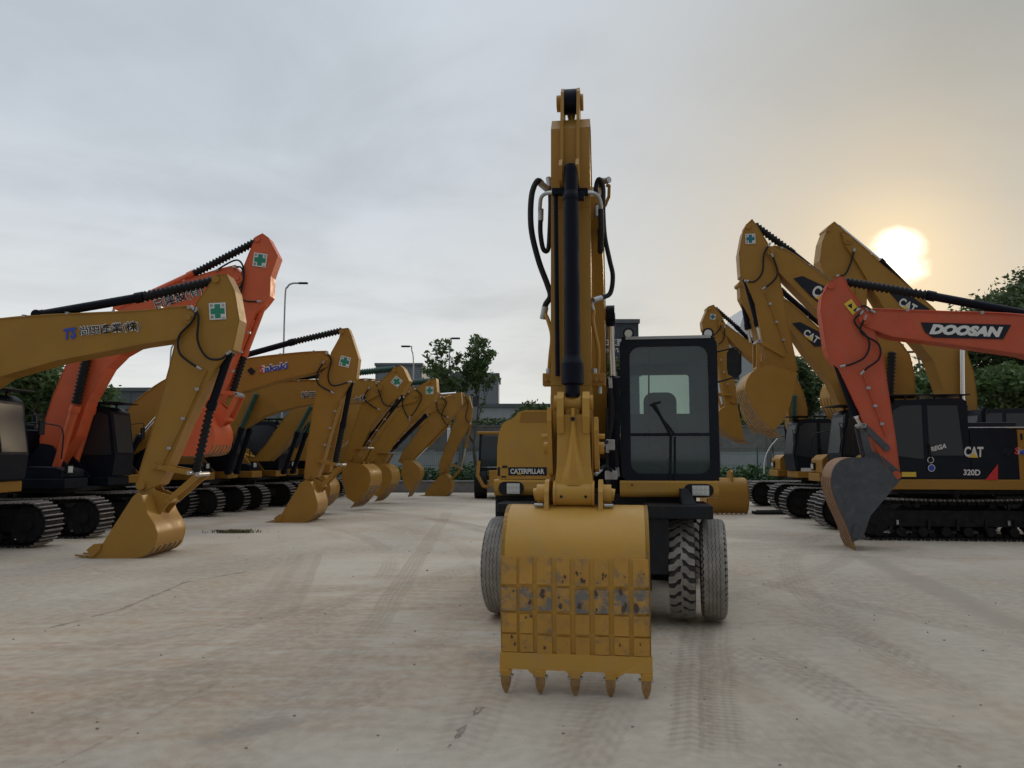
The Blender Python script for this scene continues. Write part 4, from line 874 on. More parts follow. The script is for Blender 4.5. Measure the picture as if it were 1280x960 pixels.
# worn floor plates: rows of raised pads
wb = MB('wear'); cols = [(0, .105), (.125, .215), (.245, .345), (.375, .47), (.505, .60), (.635, .73), (.765, .865), (.895, 1.0)]; 
rows = [(697, 731), (735.5, 765), (768, 793), (796, 819)]
def zs(py_): return fp(py_, -4.34, 718)
def ysurf(z):
    for i in range(len(S)-1):
        if S[i][1] >= z >= S[i+1][1]: t = (S[i][1]-z)/(S[i][1]-S[i+1][1]+1e-9); return S[i][0]+(S[i+1][0]-S[i][0])*t
    return S[-1][0]
for ir, (ra, rb) in enumerate(rows):
    wb.m('worn' if ir == 1 else 'wear')
    za, zb_ = zs(ra), zs(rb)
    for ca, cb in cols:
        a, b = x0+.01+(x1-x0-.02)*ca, x0+.01+(x1-x0-.02)*cb; j = rnd.uniform(-.006, .006)
        ya, yb = ysurf(za), ysurf(zb_); t = .016+rnd.uniform(-.002, .003)
        A_ = [V(a, ya, za+j), V(b, ya, za+j), V(b, yb, zb_+j), V(a, yb, zb_+j)]
        wb.plate(A_, V(0, -t, 0))
wb.m('scuff')
for i in range(34):      # chips, gouges and rust spots on the pads
    row = rnd.choice((0, 0, 0, 1, 1, 1, 1, 2, 3)); ra, rb = rows[row]; z = zs(rnd.uniform(ra+(18 if row == 0 else 2), rb-3)); ca, cb = rnd.choice(cols)
    x = x0+.02+(x1-x0-.04)*rnd.uniform(ca+.012, cb-.012); rr_ = rnd.uniform(.005, .014)*(1.5 if row == 1 else 1); y = ysurf(z)-.0225
    pts_ = []
    for k_ in range(9): a = 2*PI*k_/9; q_ = rr_*rnd.uniform(.5, 1.3); pts_.append(V(x+q_*math.cos(a), y, z+q_*1.5*math.sin(a)))
    wb.add(pts_, [tuple(range(9))])
wb.build('wear_plate', bucket, .004)
lip = MB('bright'); z1_, z0_ = zs(821), zs(846)
n = 48; yl = ysurf(z1_)-.02
bot = []
for i in range(n+1):
    t = i/n; ph = (t*4) % 1; sc = math.sin(PI*min(1, max(0, (ph-.14)/.72))) if .14 < ph < .86 else 0
    bot.append((x0-.008+(x1-x0+.016)*t, z0_+.035*min(1, sc*2.2)))
A_ = [V(x0-.008, yl, z1_+.01), V(x1+.008, yl, z1_+.01)]+[V(a, yl-.01, b) for a, b in reversed(bot)]
lip.plate(A_, V(0, .05, 0)); lip.build('lip_plate', bucket, .004)
for i in range(5):
    t = MB('bright'); x = x0+.04+(x1-x0-.08)*i/4; yb_ = yl+.01
    zt_ = z0_-.012
    t.loft([V(x-.042, yb_-.04, z0_+.03), V(x+.042, yb_-.04, z0_+.03), V(x+.042, yb_+.05, z0_+.03), V(x-.042, yb_+.05, z0_+.03)], [V(x-.038, yb_-.036, zt_), V(x+.038, yb_-.036, zt_), V(x+.038, yb_+.03, zt_), V(x-.038, yb_+.03, zt_)])
    t.m('steel'); t.box(x-.056, x+.056, yb_-.03, yb_+.03, zt_-.012, zt_+.004)
    t.m('tooth')
    tz = [(zt_, .037, .034), (zt_-.05, .036, .032), (.045, .028, .022), (.006, .012, .01)]
    for a, b in zip(tz, tz[1:]): t.loft([V(x-a[1], yb_-a[2], a[0]), V(x+a[1], yb_-a[2], a[0]), V(x+a[1], yb_+a[2], a[0]), V(x-a[1], yb_+a[2], a[0])], [V(x-b[1], yb_-b[2], b[0]), V(x+b[1], yb_-b[2], b[0]), V(x+b[1], yb_+b[2], b[0]), V(x-b[1], yb_+b[2], b[0])])
    t.build('tooth', bucket, .004)
# ears with their pin bosses, above the bucket
ez = fp(617, -3.95)
xl, xr = fx(684.5, -3.95, 617), fx(751, -3.95, 617)
for xc, o_ in ((xl, -1), (xr, 1)):
    e = MB('bright'); e.prismx([(-3.60, zt-.18), (-3.55, ez+.0), (-3.62, ez+.06), (-3.9, ez+.115), (-4.0, ez+.1), (-4.06, ez+.02), (-4.08, zt-.05)], xc-.018, xc+.018)
    e.cyl((xc, -3.95, ez), (xc+o_*.085, -3.95, ez), .075, 24); e.cyl((xc+o_*.05, -3.95, ez), (xc+o_*.11, -3.95, ez-.01), .05, 20)
    e.m('steel').cyl((xc+o_*.03, -4.03, ez-.09), (xc+o_*.10, -4.03, ez-.09), .016, 8); e.build('ear_plate', bucket, .006)
# power link
la, lb = fx(693.5, -3.95, 617), fx(742, -3.95, 617); lc = (la+lb)/2
zt2 = fp(540, -3.85); zt3 = fp(500, -3.8)
k = MB('bright'); k.cyl((la, -3.95, ez), (lb, -3.95, ez), .098, 28)
k.cyl((la-.008, -3.95, ez), (la+.012, -3.95, ez), .106, 28); k.cyl((lb-.012, -3.95, ez), (lb+.008, -3.95, ez), .106, 28)
hw1 = (lb-la)/2-.005
secs = [(ez-.02, hw1, .075), (ez+.1, hw1*.98, .07), (ez+.22, hw1*.9, .06), (zt2+.03, hw1*.86, .055), (zt2+.14, hw1*.84, .055)]
for a, b in zip(secs, secs[1:]):
    q = lambda s_: [V(lc-s_[1], -3.93-s_[2]+.0, s_[0]), V(lc+s_[1], -3.93-s_[2], s_[0]), V(lc+s_[1], -3.93+s_[2], s_[0]), V(lc-s_[1], -3.93+s_[2], s_[0])]
    k.loft(q(a), q(b), caps=False)
# flowing central rib, wide at the foot and narrow above
rb_ = []
for i in range(13):
    t = i/12; hwid = .022+.105*(1-t)**2.2; z = ez+.07+t*(zt2+.12-ez); d = .035+.03*math.sin(PI*t)
    rb_.append((z, hwid, d))
for a, b in zip(rb_, rb_[1:]):
    q = lambda s_: [V(lc-s_[1], -3.99, s_[0]), V(lc-s_[1]*.35, -3.99-s_[2], s_[0]), V(lc+s_[1]*.35, -3.99-s_[2], s_[0]), V(lc+s_[1], -3.99, s_[0])]
    k.loft(q(a), q(b), caps=False, smooth=True)
k.m('black')
for x in (la+.06, lb-.06): k.cyl((x, -4.052, ez-.02), (x, -4.04, ez-.02), .012, 10)
k.cyl((lc, -4.04, zt2+.1), (lc, -4.06, zt2+.1), .018, 12)
k.build('power_link', W, .008)
# fork of the link round the rod eye and the side links to the stick
k = MB('bright')
for s_ in (-1, 1):
    xx = lc+s_*.105
    k.prismx([(-4.0, zt2-.02), (-4.04, zt2+.12), (-4.02, zt3+.0), (-3.95, zt3+.06), (-3.86, zt3+.05), (-3.8, zt3-.05), (-3.82, zt2)], xx-.028, xx+.028)
    k.cyl((xx+s_*.02, -3.93, zt3-.03), (xx+s_*.055, -3.93, zt3-.03), .062, 18)
k.build('link_fork', W, .008)
for s_, top, bot_, px in ((-1, 512, 592, 689), (1, 524, 586, 746)):
    k = MB('bright'); xx = fx(px, -3.8, 550); k.prismx([(-3.72, fp(bot_, -3.8)-.03), (-3.62, fp(bot_, -3.8)+.05), (-3.85, fp(top, -3.8)+.0), (-3.97, fp(top, -3.8)+.01), (-3.99, fp(top, -3.8)-.1), (-3.86, fp(bot_, -3.8))], xx-.018, xx+.018)
    k.cyl((xx, -3.8, fp(560, -3.8)), (xx+s_*.06, -3.8, fp(560, -3.8)), .05, 16); k.cyl((xx, -3.9, fp(546, -3.8)), (xx+s_*.07, -3.9, fp(546, -3.8)), .022, 12); k.build('side_link', W, .006)
# stick
sx0, sx1 = fx(689, -3.6, 260), fx(738, -3.6, 260)
ztop, zbox = fp(112, -3.45), fp(150, -3.5)
st = [(-3.78, 1.42), (-3.66, 1.34), (-3.52, 1.42), (-3.36, 2.2), (-3.06, 3.75), (-3.0, 4.15), (-3.1, 4.5), (-3.3, zbox-.03), (-3.48, zbox), (-3.58, zbox-.12), (-3.62, 4.0), (-3.72, 2.4)]
k = MB('yellow'); k.prismx(st, sx0+.01, sx1-.01); k.ribbon(st, 'x', sx0, sx1, .012)
zc1 = fp(205, -3.8)
for px in (702.5, 722.5):
    xx = fx(px, -3.6, 150); k.prismx([(-3.5, zbox-.2), (-3.3, zbox-.1), (-3.33, ztop-.05), (-3.38, ztop), (-3.48, ztop), (-3.54, ztop-.06), (-3.62, zbox-.05), (-3.66, zc1+.1), (-3.78, zc1+.05), (-3.84, zc1-.02), (-3.80, zc1-.14), (-3.64, zc1-.2)], xx-.014, xx+.014)
xe0, xe1 = fx(696, -3.45, 130), fx(729, -3.45, 130)
k.cyl((xe0, -3.43, ztop-.12), (xe1, -3.43, ztop-.12), .075, 20)
stick = k.build('stick', W, .008)
k = MB('barrel'); a_, b_ = fx(705, -3.45, 130), fx(721.5, -3.45, 130); k.cyl((a_, -3.43, ztop-.11), (b_, -3.43, ztop-.11), .115, 24)
k.m('chrome').cyl(((a_+b_)/2, -3.36, ztop-.16), ((a_+b_)/2-.0, -2.9, ztop-.55), .042, 14)
k.m('barrel').cyl(((a_+b_)/2, -2.9, ztop-.55), ((a_+b_)/2, -2.0, 4.25), .07, 16)
k.build('stick_cylinder', W)
# bucket cylinder in front of the stick
cxx = lambda px, py_: fx(px, -3.86, py_)
k = MB('barrel'); seq = [(207, 8.6), (212, 9.2), (240, 9.2), (246, 11), (250, 11), (251, 10), (445, 10.6), (448, 11.5), (455, 14.5), (480, 14.5), (482, 9.5), (497, 9.5)]
pts = []; rad = []
for py_, rp in seq:
    px = 713.5+(716-713.5)*((py_-207)/290.); ly = -3.80-.08*((py_-207)/290.)
    p = wf.on(1, ly)(px, py_); pts.append(p); rad.append(rp*6.2/F)
for (a, b, ra, rb) in zip(pts, pts[1:], rad, rad[1:]): k.cyl(a, b, ra, 28, rb)
bc = k.build('bucket_cylinder', W)
k = MB('barrel'); p = wf.on(1, -3.84)(703, 243); q = wf.on(1, -3.84)(730, 243); k.obox((p+q)/2+V(0, 0.05, 0), (q-p)/2, V(0, .03, 0), V(0, 0, .035)); p = wf.on(1, -3.72)(690, 240); q = wf.on(1, -3.72)(735, 240); k.obox((p+q)/2, (q-p)/2, V(0, .03, 0), V(0, 0, .03)); k.build('clamp', bc, .006)
k = MB('barrel'); p = wf.on(1, -3.70)(694.5, 244); q = wf.on(1, -3.78)(697, 470); k.cyl(p, q, .02, 12); k.build('pipe', bc)
k = MB('bright'); p = wf.on(1, -3.86)(716, 505); k.cyl(p-V(.07, 0, 0), p+V(.07, 0, 0), .075, 20); k.obox(p+V(0, 0, -.08), V(.06, 0, 0), V(0, .06, 0), V(0, 0, .06)); k.build('rod_eye', bc, .005)
# boom behind the stick
bxa, bxb = lc-.17, lc+.23
bp = [(-3.3, 4.2), (-3.1, 4.36), (-2.3, 4.42), (-1.75, 4.1), (-1.2, 3.4), (-.35, 2.3), (-.2, 1.95), (-.3, 1.75), (-.6, 1.78), (-1.7, 2.85), (-2.3, 3.5), (-3.1, 3.88), (-3.28, 4.0)]
k = MB('yellow'); k.prismx(bp, bxa+.012, bxb-.012); k.ribbon(bp, 'x', bxa, bxb, .012); k.cyl((bxa-.05, -3.15, 4.1), (bxb+.02, -3.15, 4.1), .12, 20)
zc_ = fp(393, -1.95); k.cyl((bxa-.16, -1.95, zc_), (bxb+.09, -1.95, zc_), .075, 18)
k.build('boom', W, .01)
for s_ in (-1, 1):
    xx = fx(763, -1.95, 393) if s_ > 0 else bxa-(fx(763, -1.95, 393)-bxb)
    b1 = V(xx+.02*s_, -1.62, fp(470, -1.8)); tp_ = V(xx, -1.95, zc_); bt = V(xx+.03*s_, -1.25, 1.3)
    k = MB('barrel'); k.cyl(b1, bt, .065, 18); k.cyl(b1, b1+(bt-b1).normalized()*.1, .078, 18); k.cyl(tp_-V(.045, 0, 0), tp_+V(.045, 0, 0), .088, 22); k.cyl(tp_, tp_.lerp(b1, .18), .052, 14); cyl_ = k.build('boom_cylinder', W)
    k = MB('chrome'); k.cyl(tp_, b1, .036, 16); k.build('rod', cyl_)
# hoses
def wp(px, py_, ly): return wf.on(1, ly)(px, py_)
def hose(pts, r=.023, m_='rubber', name='hose', ends=True):
    mb = MB(m_); q = [wp(*p) for p in pts]; mb.curve(q, r, 10, 8)
    if ends and m_ == 'rubber':
        mb.m('steel')
        for a, b in ((q[0], q[1]), (q[-1], q[-2])): d = (b-a).normalized(); mb.cyl(a-d*.05, a+d*.06, r*1.15, 10)
    return mb.build(name, W)
hose([(680, 233, -3.3), (672, 226, -3.35), (664.5, 245, -3.4), (664, 285, -3.42), (673, 325, -3.4), (684, 355, -3.4), (688, 370, -3.4), (682, 381, -3.4), (680, 392, -3.4)], .027)
hose([(676, 268, -3.5), (675.5, 290, -3.5), (679, 311, -3.45), (685, 312, -3.4), (687, 290, -3.35), (688, 250, -3.3), (686, 228, -3.25)], .022)
hose([(751, 262, -3.5), (751.5, 290, -3.5), (750.5, 314, -3.4), (750.5, 300, -3.2), (750, 250, -3.15)], .026, ends=False)
hose([(746, 265, -3.3), (745, 235, -3.25), (749, 224, -3.25), (754, 235, -3.25), (754, 262, -3.3), (756, 295, -3.3), (762, 325, -3.3), (766, 345, -3.3), (763, 366, -3.3), (753, 372, -3.35), (746, 374, -3.4)], .022)
hose([(757, 226, -3.15), (751, 228, -3.1), (749, 250, -3.1)], .026)
hose([(703, 241, -3.72), (686, 241, -3.6), (677, 246, -3.55), (675, 258, -3.52), (675, 268, -3.5)], .018, 'steel', 'pipe')
hose([(728, 241, -3.72), (740, 241, -3.6), (748, 246, -3.55), (751, 256, -3.52), (751, 264, -3.5)], .018, 'steel', 'pipe')
hose([(746, 374, -3.4), (740, 380, -3.42), (742, 390, -3.42)], .018, 'steel', 'pipe')
hose([(680, 390, -3.4), (685, 400, -3.45), (690, 420, -3.5), (688, 445, -3.5), (686, 470, -3.5)], .019, 'yellow', 'pipe')
hose([(742, 388, -3.42), (741, 402, -3.45), (747, 432, -3.5), (748, 450, -3.5), (747, 470, -3.5)], .019, 'yellow', 'pipe')
for a, b in ((679, 700), (735, 757)):
    k = MB('yellow2'); p = wp(a, 475, -3.55); q = wp(b, 475, -3.55); k.obox((p+q)/2, (q-p)/2, V(0, .06, 0), V(0, 0, .055))
    for i in range(3): c = p.lerp(q, .2+.3*i); k.cyl(c+V(0, -.06, .0), c+V(0, -.085, .0), .022, 8)
    k.m('steel').cyl(p.lerp(q, .35)+V(0, 0, .05), p.lerp(q, .35)+V(0, 0, .1), .028, 8); k.cyl(p.lerp(q, .65)+V(0, 0, -.05), p.lerp(q, .65)+V(0, 0, -.12), .022, 8); k.build('hose_clamp', W, .006)
k = MB('yellow'); k.bar(wp(758, 231, -3.1), wp(762, 233, -3.1), .02, .03); k.bar(wp(761.5, 232, -3.1), wp(761, 247, -3.1), .03, .02, V(0, 1, 0)); k.bar(wp(761, 246, -3.1), wp(756, 258, -3.1), .03, .02, V(0, 1, 0)); k.build('bracket', W)
k = MB('white'); p = wp(692, 503, -3.2); k.obox(p, V(.028, 0, 0), V(0, .03, 0), V(0, 0, .07)); k.build('tag', W, .008)
# cab
cf = wf.on(1, -1.40); A = cf(776.5, 601); Bq = cf(896, 421); cx0, cx1, cz0, cz1 = A.x, Bq.x, A.z, Bq.z
ga, gb = cf(789, 592), cf(885, 431)
def front(u, v): return V(u, -1.40, v)
outer = rrect(cx0, cx1, cz0, cz1, .09); inner = rrect(ga.x, gb.x, ga.z, gb.z, .12)
c = MB('cabblack'); c.ring(outer, inner, front, V(0, .09, 0)); c.add([front(*p)+V(0, .09, 0) for p in outer], []) 
cb0 = .35   # back of the cab (local y)
for xs in (cx0+.0, cx1-.06):
    P_ = lambda u, v, xs=xs: V(xs, u, v)
    c.ring(rrect(-1.312, cb0, cz0, cz1-.01, .05), rrect(-1.2, cb0-.14, cz0+.55, cz1-.18, .08), P_, V(.06, 0, 0))
c.ring(rrect(cx0+.061, cx1-.061, cz0, cz1-.012, .03), rrect(cx0+.065, cx1-.17, cz0+.80, cz1-.25, .04), lambda u, v: V(u, cb0-.062, v), V(0, .06, 0))
c.box(cx0+.01, cx1-.01, -1.3, cb0-.01, cz0-.02, cz0+.04)
for a_ in (cx0+.061,): pass
c.m('palewall'); c.box(cx0+.07, cx1-.07, -1.41, cb0+.03, cz1-.012, cz1+.022)
cab = c.build('cab', W, .012)
k = MB('cabblack'); zb1 = cf(836, 543).z; k.box(ga.x-.01, gb.x+.01, -1.395, -1.36, zb1-.016, zb1+.016); k.build('window_bar', cab, .004)
k = MB('glass'); k.add([front(a, b)+V(0, .045, 0) for a, b in rrect(ga.x-.01, gb.x+.01, ga.z-.01, gb.z+.01, .12)], [tuple(range(24))]); k.build('windscreen', cab)
for xs in (cx0+.03, cx1-.03):
    k = MB('glass'); k.add([V(xs, a, b) for a, b in rrect(-1.21, cb0-.13, cz0+.54, cz1-.17, .08)], [tuple(range(24))]); k.build('side_window', cab)
k = MB('glass'); k.add([V(a, cb0-.03, b) for a, b in rrect(cx0+.063, cx1-.16, cz0+.79, cz1-.24, .04)], [tuple(range(24))]); k.build('rear_window', cab)
k = MB('seat'); sxm = (cx0+cx1)/2-.04; k.box(sxm-.25, sxm+.25, -.75, -.2, cz0+.25, cz0+.42); k.loft([V(sxm+a, -.22, cz0+b) for a, b in rrect(-.21, .21, .4, 1.1, .12)], [V(sxm+a, -.08, cz0+b) for a, b in rrect(-.19, .19, .42, 1.07, .12)]); k.build('seat', cab, .03)
k = MB('liner'); k.box(cx0+.062, cx1-.062, cb0-.075, cb0-.064, cz0+.1, cz0+.85); k.box(cx0+.062, cx1-.062, -1.25, cb0-.1, cz1-.11, cz1-.1); k.build('lining', cab)
k = MB('cabblack'); k.cyl((sxm, -1.15, cz0+.02), (sxm, -.95, cz0+.62), .03, 10)
ring_ = [V(sxm+.18*math.cos(a), -.95+.07*math.sin(a), cz0+.65+.13*math.sin(a)) for a in [2*PI*i/20 for i in range(21)]]; k.tube(ring_, .014, 8)
k.box(cx1-.2, cx1-.08, -1.2, -.3, cz0+.05, cz0+.55); k.bar((fx(811, -1.2, 430), -1.2, fp(432, -1.2)), (fx(811, -1.2, 560), -1.2, fp(560, -1.2)), .018, .018, V(0, 1, 0)); k.build('steering_column', cab)
k = MB('rubber'); z_ = lambda px, py_: wf.on(1, -1.43)(px, py_)
k.tube([z_(838, 606), z_(839, 545)], .012, 6); k.tube([z_(844, 606), z_(844, 546)], .009, 6); k.tube([z_(840, 546), z_(817, 503)], .014, 6); k.tube([z_(844, 543), z_(815, 506)], .009, 6); k.tube([z_(813, 506), z_(826, 502)], .011, 6)
k.cyl(z_(838, 602)+V(0, 0, 0), z_(838, 609), .024, 10); k.cyl(z_(845, 602), z_(845, 609), .022, 10); k.build('wiper', cab)
for px in (785.5, 884.5):
    k = MB('black'); p = wf.on(1, -1.36)(px, 417.5); k.cyl(p+V(0, .06, 0), p+V(0, -.04, 0), .058, 20, .066); k.box(p.x-.08, p.x+.08, p.y+.0, p.y+.12, p.z-.1, p.z-.035); k.box(p.x-.015, p.x+.015, p.y-.01, p.y+.02, p.z-.09, p.z-.04); k.m('lens').cyl(p+V(0, -.04, 0), p+V(0, -.046, 0), .044, 20); k.build('work_light', cab)
k = MB('rubber'); mf = wf.on(1, -1.25); k.tube([mf(896, 440), mf(920, 434), mf(926, 440), mf(926, 466), mf(921, 471), mf(896, 478)], .011, 6)
k.loft([V(*mf(a, b)) for a, b in ((909, 440), (913, 435), (922, 437), (925, 443), (925, 466), (919, 472), (911, 468), (909, 460))], [V(*mf(a, b))+V(0, .04, 0) for a, b in ((909, 440), (913, 435), (922, 437), (925, 443), (925, 466), (919, 472), (911, 468), (909, 460))]); k.build('mirror', W, .004)
# platform: yellow skirts with lamps, left side box
def lamp(parent, x0_, x1_, z0__, z1__, y, lx0, lx1):
    k = MB('black'); k.add([V(a, y-.004, b) for a, b in rrect(x0_, x1_, z0__, z1__, (z1__-z0__)*.48)], [tuple(range(24))])
    k.build('lamp_recess', parent)
    k = MB('lens'); dz_ = (z1__-z0__)
    k.box(lx0, lx1, y-.03, y-.006, z0__+dz_*.12, z1__-dz_*.12); k.m('white')
    for i in range(4):
        for j in range(2): xx = lx0+(lx1-lx0)*(i+.5)/4; zz = z0__+dz_*(.32+.36*j); k.cyl((xx, y-.031, zz), (xx, y-.036, zz), .014, 10)
    k.build('headlight', parent)
pf = wf.on(1, -1.46)
a_, b_ = pf(775, 622), pf(898.5, 601)
k = MB('bright'); pr = [(-1.46, b_.z-.003), (-1.46, a_.z+.05), (-1.43, a_.z+.01), (-1.38, a_.z), (.4, a_.z), (.4, b_.z-.003)]
k.prismx(pr, a_.x, b_.x); sk = k.build('cab_skirt', W, .02)
p, q = pf(855, 621), pf(892, 605); lamp(sk, p.x, q.x, p.z+.0, q.z, -1.46, pf(865, 610).x, pf(886, 610).x)
k = MB('black'); k.cyl(V(*pf(790, 606)), V(*pf(790, 606))+V(0, -.02, 0), .01, 8); k.build('bolt', sk)
a_, b_ = pf(617, 620), pf(694, 600)
k = MB('bright'); k.prismx([(-1.46, b_.z), (-1.46, a_.z+.06), (-1.42, a_.z+.015), (-1.36, a_.z), (.4, a_.z), (.4, b_.z)], a_.x, b_.x+.12); sk2 = k.build('tank_skirt', W, .025)
p, q = pf(623, 619), pf(655, 602); lamp(sk2, p.x, q.x, p.z+.0, q.z, -1.46, pf(634, 610).x, pf(650, 610).x)
bf_ = wf.on(1, -1.40); q0 = [(621, 599), (621.5, 560), (624, 540), (630, 528), (641, 523), (648, 515), (656, 512.5), (700, 512.5), (700, 599)]
pp = interp(q0[1:6], 3); pp = [q0[0]]+pp+q0[6:]
loc2 = [(bf_(*p).x, bf_(*p).z) for p in pp]
k = MB('bright'); k.loft([V(a, -1.40, b) for a, b in loc2], [V(a, .2, b) for a, b in loc2]); tank = k.build('tank_cover', W, .05)
k = MB('yellow2'); q = wf.on(1, -1.405); 
k.add([V(*q(a, b)) for a, b in ((649, 528), (652, 515), (688, 515), (688, 528))], [(0, 1, 2, 3)]); k.build('step_tread', tank)
lettering(tank, wf.on(1, -1.401), [('P', [(635.5, 584), (683.5, 584), (683.5, 594.3), (635.5, 594.3)], 'navy', 1.), ('T', 'CATERPILLAR', (638, 592.3), (680.5, 592.3), 6.4, 'white', .035, 0), ('P', [(646.8, 593), (652, 593), (649.4, 589.5)], 'ydecal', 3.)], V(0, -.004, 0), 'lettering')
lettering(tank, wf.on(1, -1.401), [('P', [(622, 584), (625, 584), (625, 595), (622, 595)], 'navy', 1.), ('P', [(628, 582), (634, 582), (634, 585), (628, 585)], 'navy', 1.), ('P', [(627, 595), (633, 595), (633, 597), (627, 597)], 'navy', 1.)], V(0, -.004, 0), 'latch')
k = MB('under'); k.box(-1.15, 1.15, -1.35, 2.4, 1.05, a_.z+.03); k.cyl((0, 0, .8), (0, 0, 1.1), .6, 28); k.build('platform', W, .02)
k = MB('black'); k.box(fx(757, -1.2), cx0-.03, -1.2, .1, 1.25, 2.55); k.cyl((cx0-.14, -1.3, 1.4), (cx0-.12, -1.3, 2.35), .05, 10); k.build('hose_compartment', W, .02)
for pts in ([(770, 470, -1.35), (772, 500, -1.4), (766, 540, -1.4), (768, 575, -1.4)], [(763, 478, -1.7), (766, 520, -1.6), (760, 560, -1.5)], [(752, 558, -1.9), (760, 552, -1.7), (768, 560, -1.5), (772, 590, -1.4)], [(748, 590, -1.9), (756, 583, -1.8), (766, 590, -1.6)]): hose(pts, .02)
k = MB('steel'); p = wp(763, 556, -1.7); k.obox(p, V(.05, 0, 0), V(0, .04, 0), V(0, 0, .06)); k.build('valve_block', W, .01); k = MB('steel'); k.obox(wp(764, 594, -1.6), V(.07, 0, 0), V(0, .05, 0), V(0, 0, .05)); k.build('valve_block', W, .01)
k = MB('bright'); k.prismx([(.45, 1.1), (.45, 2.1), (1.9, 2.1), (2.3, 1.9), (2.4, 1.3), (2.2, 1.1)], -1.2, 1.2); k.build('counterweight', W, .06)
k = MB('black'); k.box(-.9, .2, .2, .45, 1.3, 2.0); k.build('engine_wall', W)
# undercarriage
k = MB('under'); k.box(-.42, .42, -1.5, 1.9, .62, .98); k.box(-.36, .36, -2.0, -1.5, .6, .9)
for y in (-1.35, 1.35): k.cyl((-1.05, y, .54), (1.05, y, .54), .13, 18); k.sphere((0, y, .54), .25, 16, 10)
k.box(.45, 1.0, -1.62, -1.5, .62, 1.0); k.cyl((.42, -1.66, .5), (.62, -1.66, .5), .16, 16); k.build('chassis', W, .02)
uf = wf.on(1, -1.9)
p, q = uf(806, 647), uf(891, 632); k = MB('black'); k.box(p.x, q.x, -1.95, -1.1, p.z-.01, q.z); k.box(p.x, p.x+.25, -1.9, -1.1, .55, p.z)
p2 = uf(853, 626); k.loft([V(p2.x, -1.8, q.z+.003), V(p2.x+.16, -1.8, q.z+.003), V(p2.x+.16, -1.2, q.z+.003), V(p2.x, -1.2, q.z+.003)], [V(p2.x, -1.5, q.z+.16), V(p2.x+.1, -1.5, q.z+.16), V(p2.x+.1, -1.2, q.z+.16), V(p2.x, -1.2, q.z+.16)])
k.build('fender_step', W, .015); k = MB('black'); p3 = uf(622, 640); k.box(p3.x, p3.x+.5, -1.95, -1.2, p3.z, p3.z+.1); k.box(p3.x+.12, p3.x+.24, -1.45, -1.2, p3.z+.1, 1.12); k.build('fender_step', W, .015)
def tyre(kind, r=.545, w=.27):
    mb = MB('tyredark'); hw_ = w/2; prof = [(-.06, .28), (-hw_*.9, .29), (-hw_*1.04, .38), (-hw_*1.02, r-.09), (-hw_*.88, r-.035), (-hw_*.5, r-.02), (0, r-.016), (hw_*.5, r-.02), (hw_*.88, r-.035), (hw_*1.02, r-.09), (hw_*1.04, .38), (hw_*.9, .29), (.06, .28)]
    n_ = 48; vs = []; fs = []; mis = []
    for i in range(n_):
        a = 2*PI*i/n_
        for x, rr in prof: vs.append((x, rr*math.cos(a), rr*math.sin(a)))
    m_ = len(prof)
    for i in range(n_):
        for j in range(m_-1): fs.append((i*m_+j, i*m_+j+1, ((i+1) % n_)*m_+j+1, ((i+1) % n_)*m_+j))
    mb.add(vs, fs, True); mb.m('tyre')
    def pt(x, rr, a): return V(x, rr*math.cos(a), rr*math.sin(a))
    def rr_at(x): return r-.018-.02*(abs(x)/hw_)**3
    if kind == 'rib':
        nz = 96; ribs = [(-.80, -.46), (-.42, -.16), (-.12, .12), (.16, .42), (.46, .80)]
        for ra, rb in ribs:
            for i in range(nz):
                a0, a1 = 2*PI*i/nz, 2*PI*(i+1)/nz; z0 = (.05 if i % 2 else -.05); z1 = -z0
                q = [((ra+z0)*hw_, a0), ((rb+z0)*hw_, a0), ((rb+z1)*hw_, a1), ((ra+z1)*hw_, a1)]
                bot = [pt(x, rr_at(x)-.006, a) for x, a in q]; top = [pt(x, rr_at(x)+.016, a) for x, a in q]; mb.add(bot+top, [(4, 5, 6, 7), (0, 1, 5, 4), (1, 2, 6, 5), (2, 3, 7, 6), (3, 0, 4, 7)])
        for i in range(nz//2):
            for s_ in (-1, 1):
                a0, a1 = 2*PI*(i+.1)/(nz/2), 2*PI*(i+.8)/(nz/2); q = [(s_*hw_*.86, a0), (s_*hw_*1.0, a0), (s_*hw_*1.0, a1), (s_*hw_*.86, a1)]
                mb.add([pt(x, rr_at(x)-.02, a) for x, a in q]+[pt(x, rr_at(x)+.008-(.03 if abs(x) > hw_*.95 else 0), a) for x, a in q], [(4, 5, 6, 7), (0, 1, 5, 4), (1, 2, 6, 5), (2, 3, 7, 6), (3, 0, 4, 7)])
    else:
        nl = 26
        for i in range(nl):
            for s_ in (-1, 1):
                a0 = 2*PI*(i+(.5 if s_ > 0 else 0))/nl; q = [(s_*.0, a0-.0), (s_*hw_*.35, a0+.015), (s_*hw_*.62, a0+.10), (s_*hw_*1.0, a0+.12), (s_*hw_*1.0, a0+.24), (s_*hw_*.55, a0+.22), (s_*hw_*.25, a0+.14), (-s_*hw_*.12, a0+.12)]
                nq = len(q); bot = [pt(x, rr_at(x)-.02, a) for x, a in q]; top = [pt(x, rr_at(x)+.02, a) for x, a in q]
                mb.add(bot+top, [tuple(range(nq, 2*nq))]+[(j, (j+1) % nq, nq+(j+1) % nq, nq+j) for j in range(nq)])
    return mb
def wheel(x, y, kind, steer=0.):
    t = cached(('tyre', kind), 'tyre', W, lambda: tyre(kind), loc=(x, y, .562)); t.rotation_euler = (rnd.uniform(0, 6), 0, R(steer))
    cached(('rim',), 'rim', t, lambda: MB('yellow').cyl((-.08, 0, 0), (.08, 0, 0), .285, 26).m('under').cyl((-.1, 0, 0), (.1, 0, 0), .12, 16))
uf = wf.on(1, -1.45)
xi, xo = uf(853, 700).x, uf(891.5, 700).x
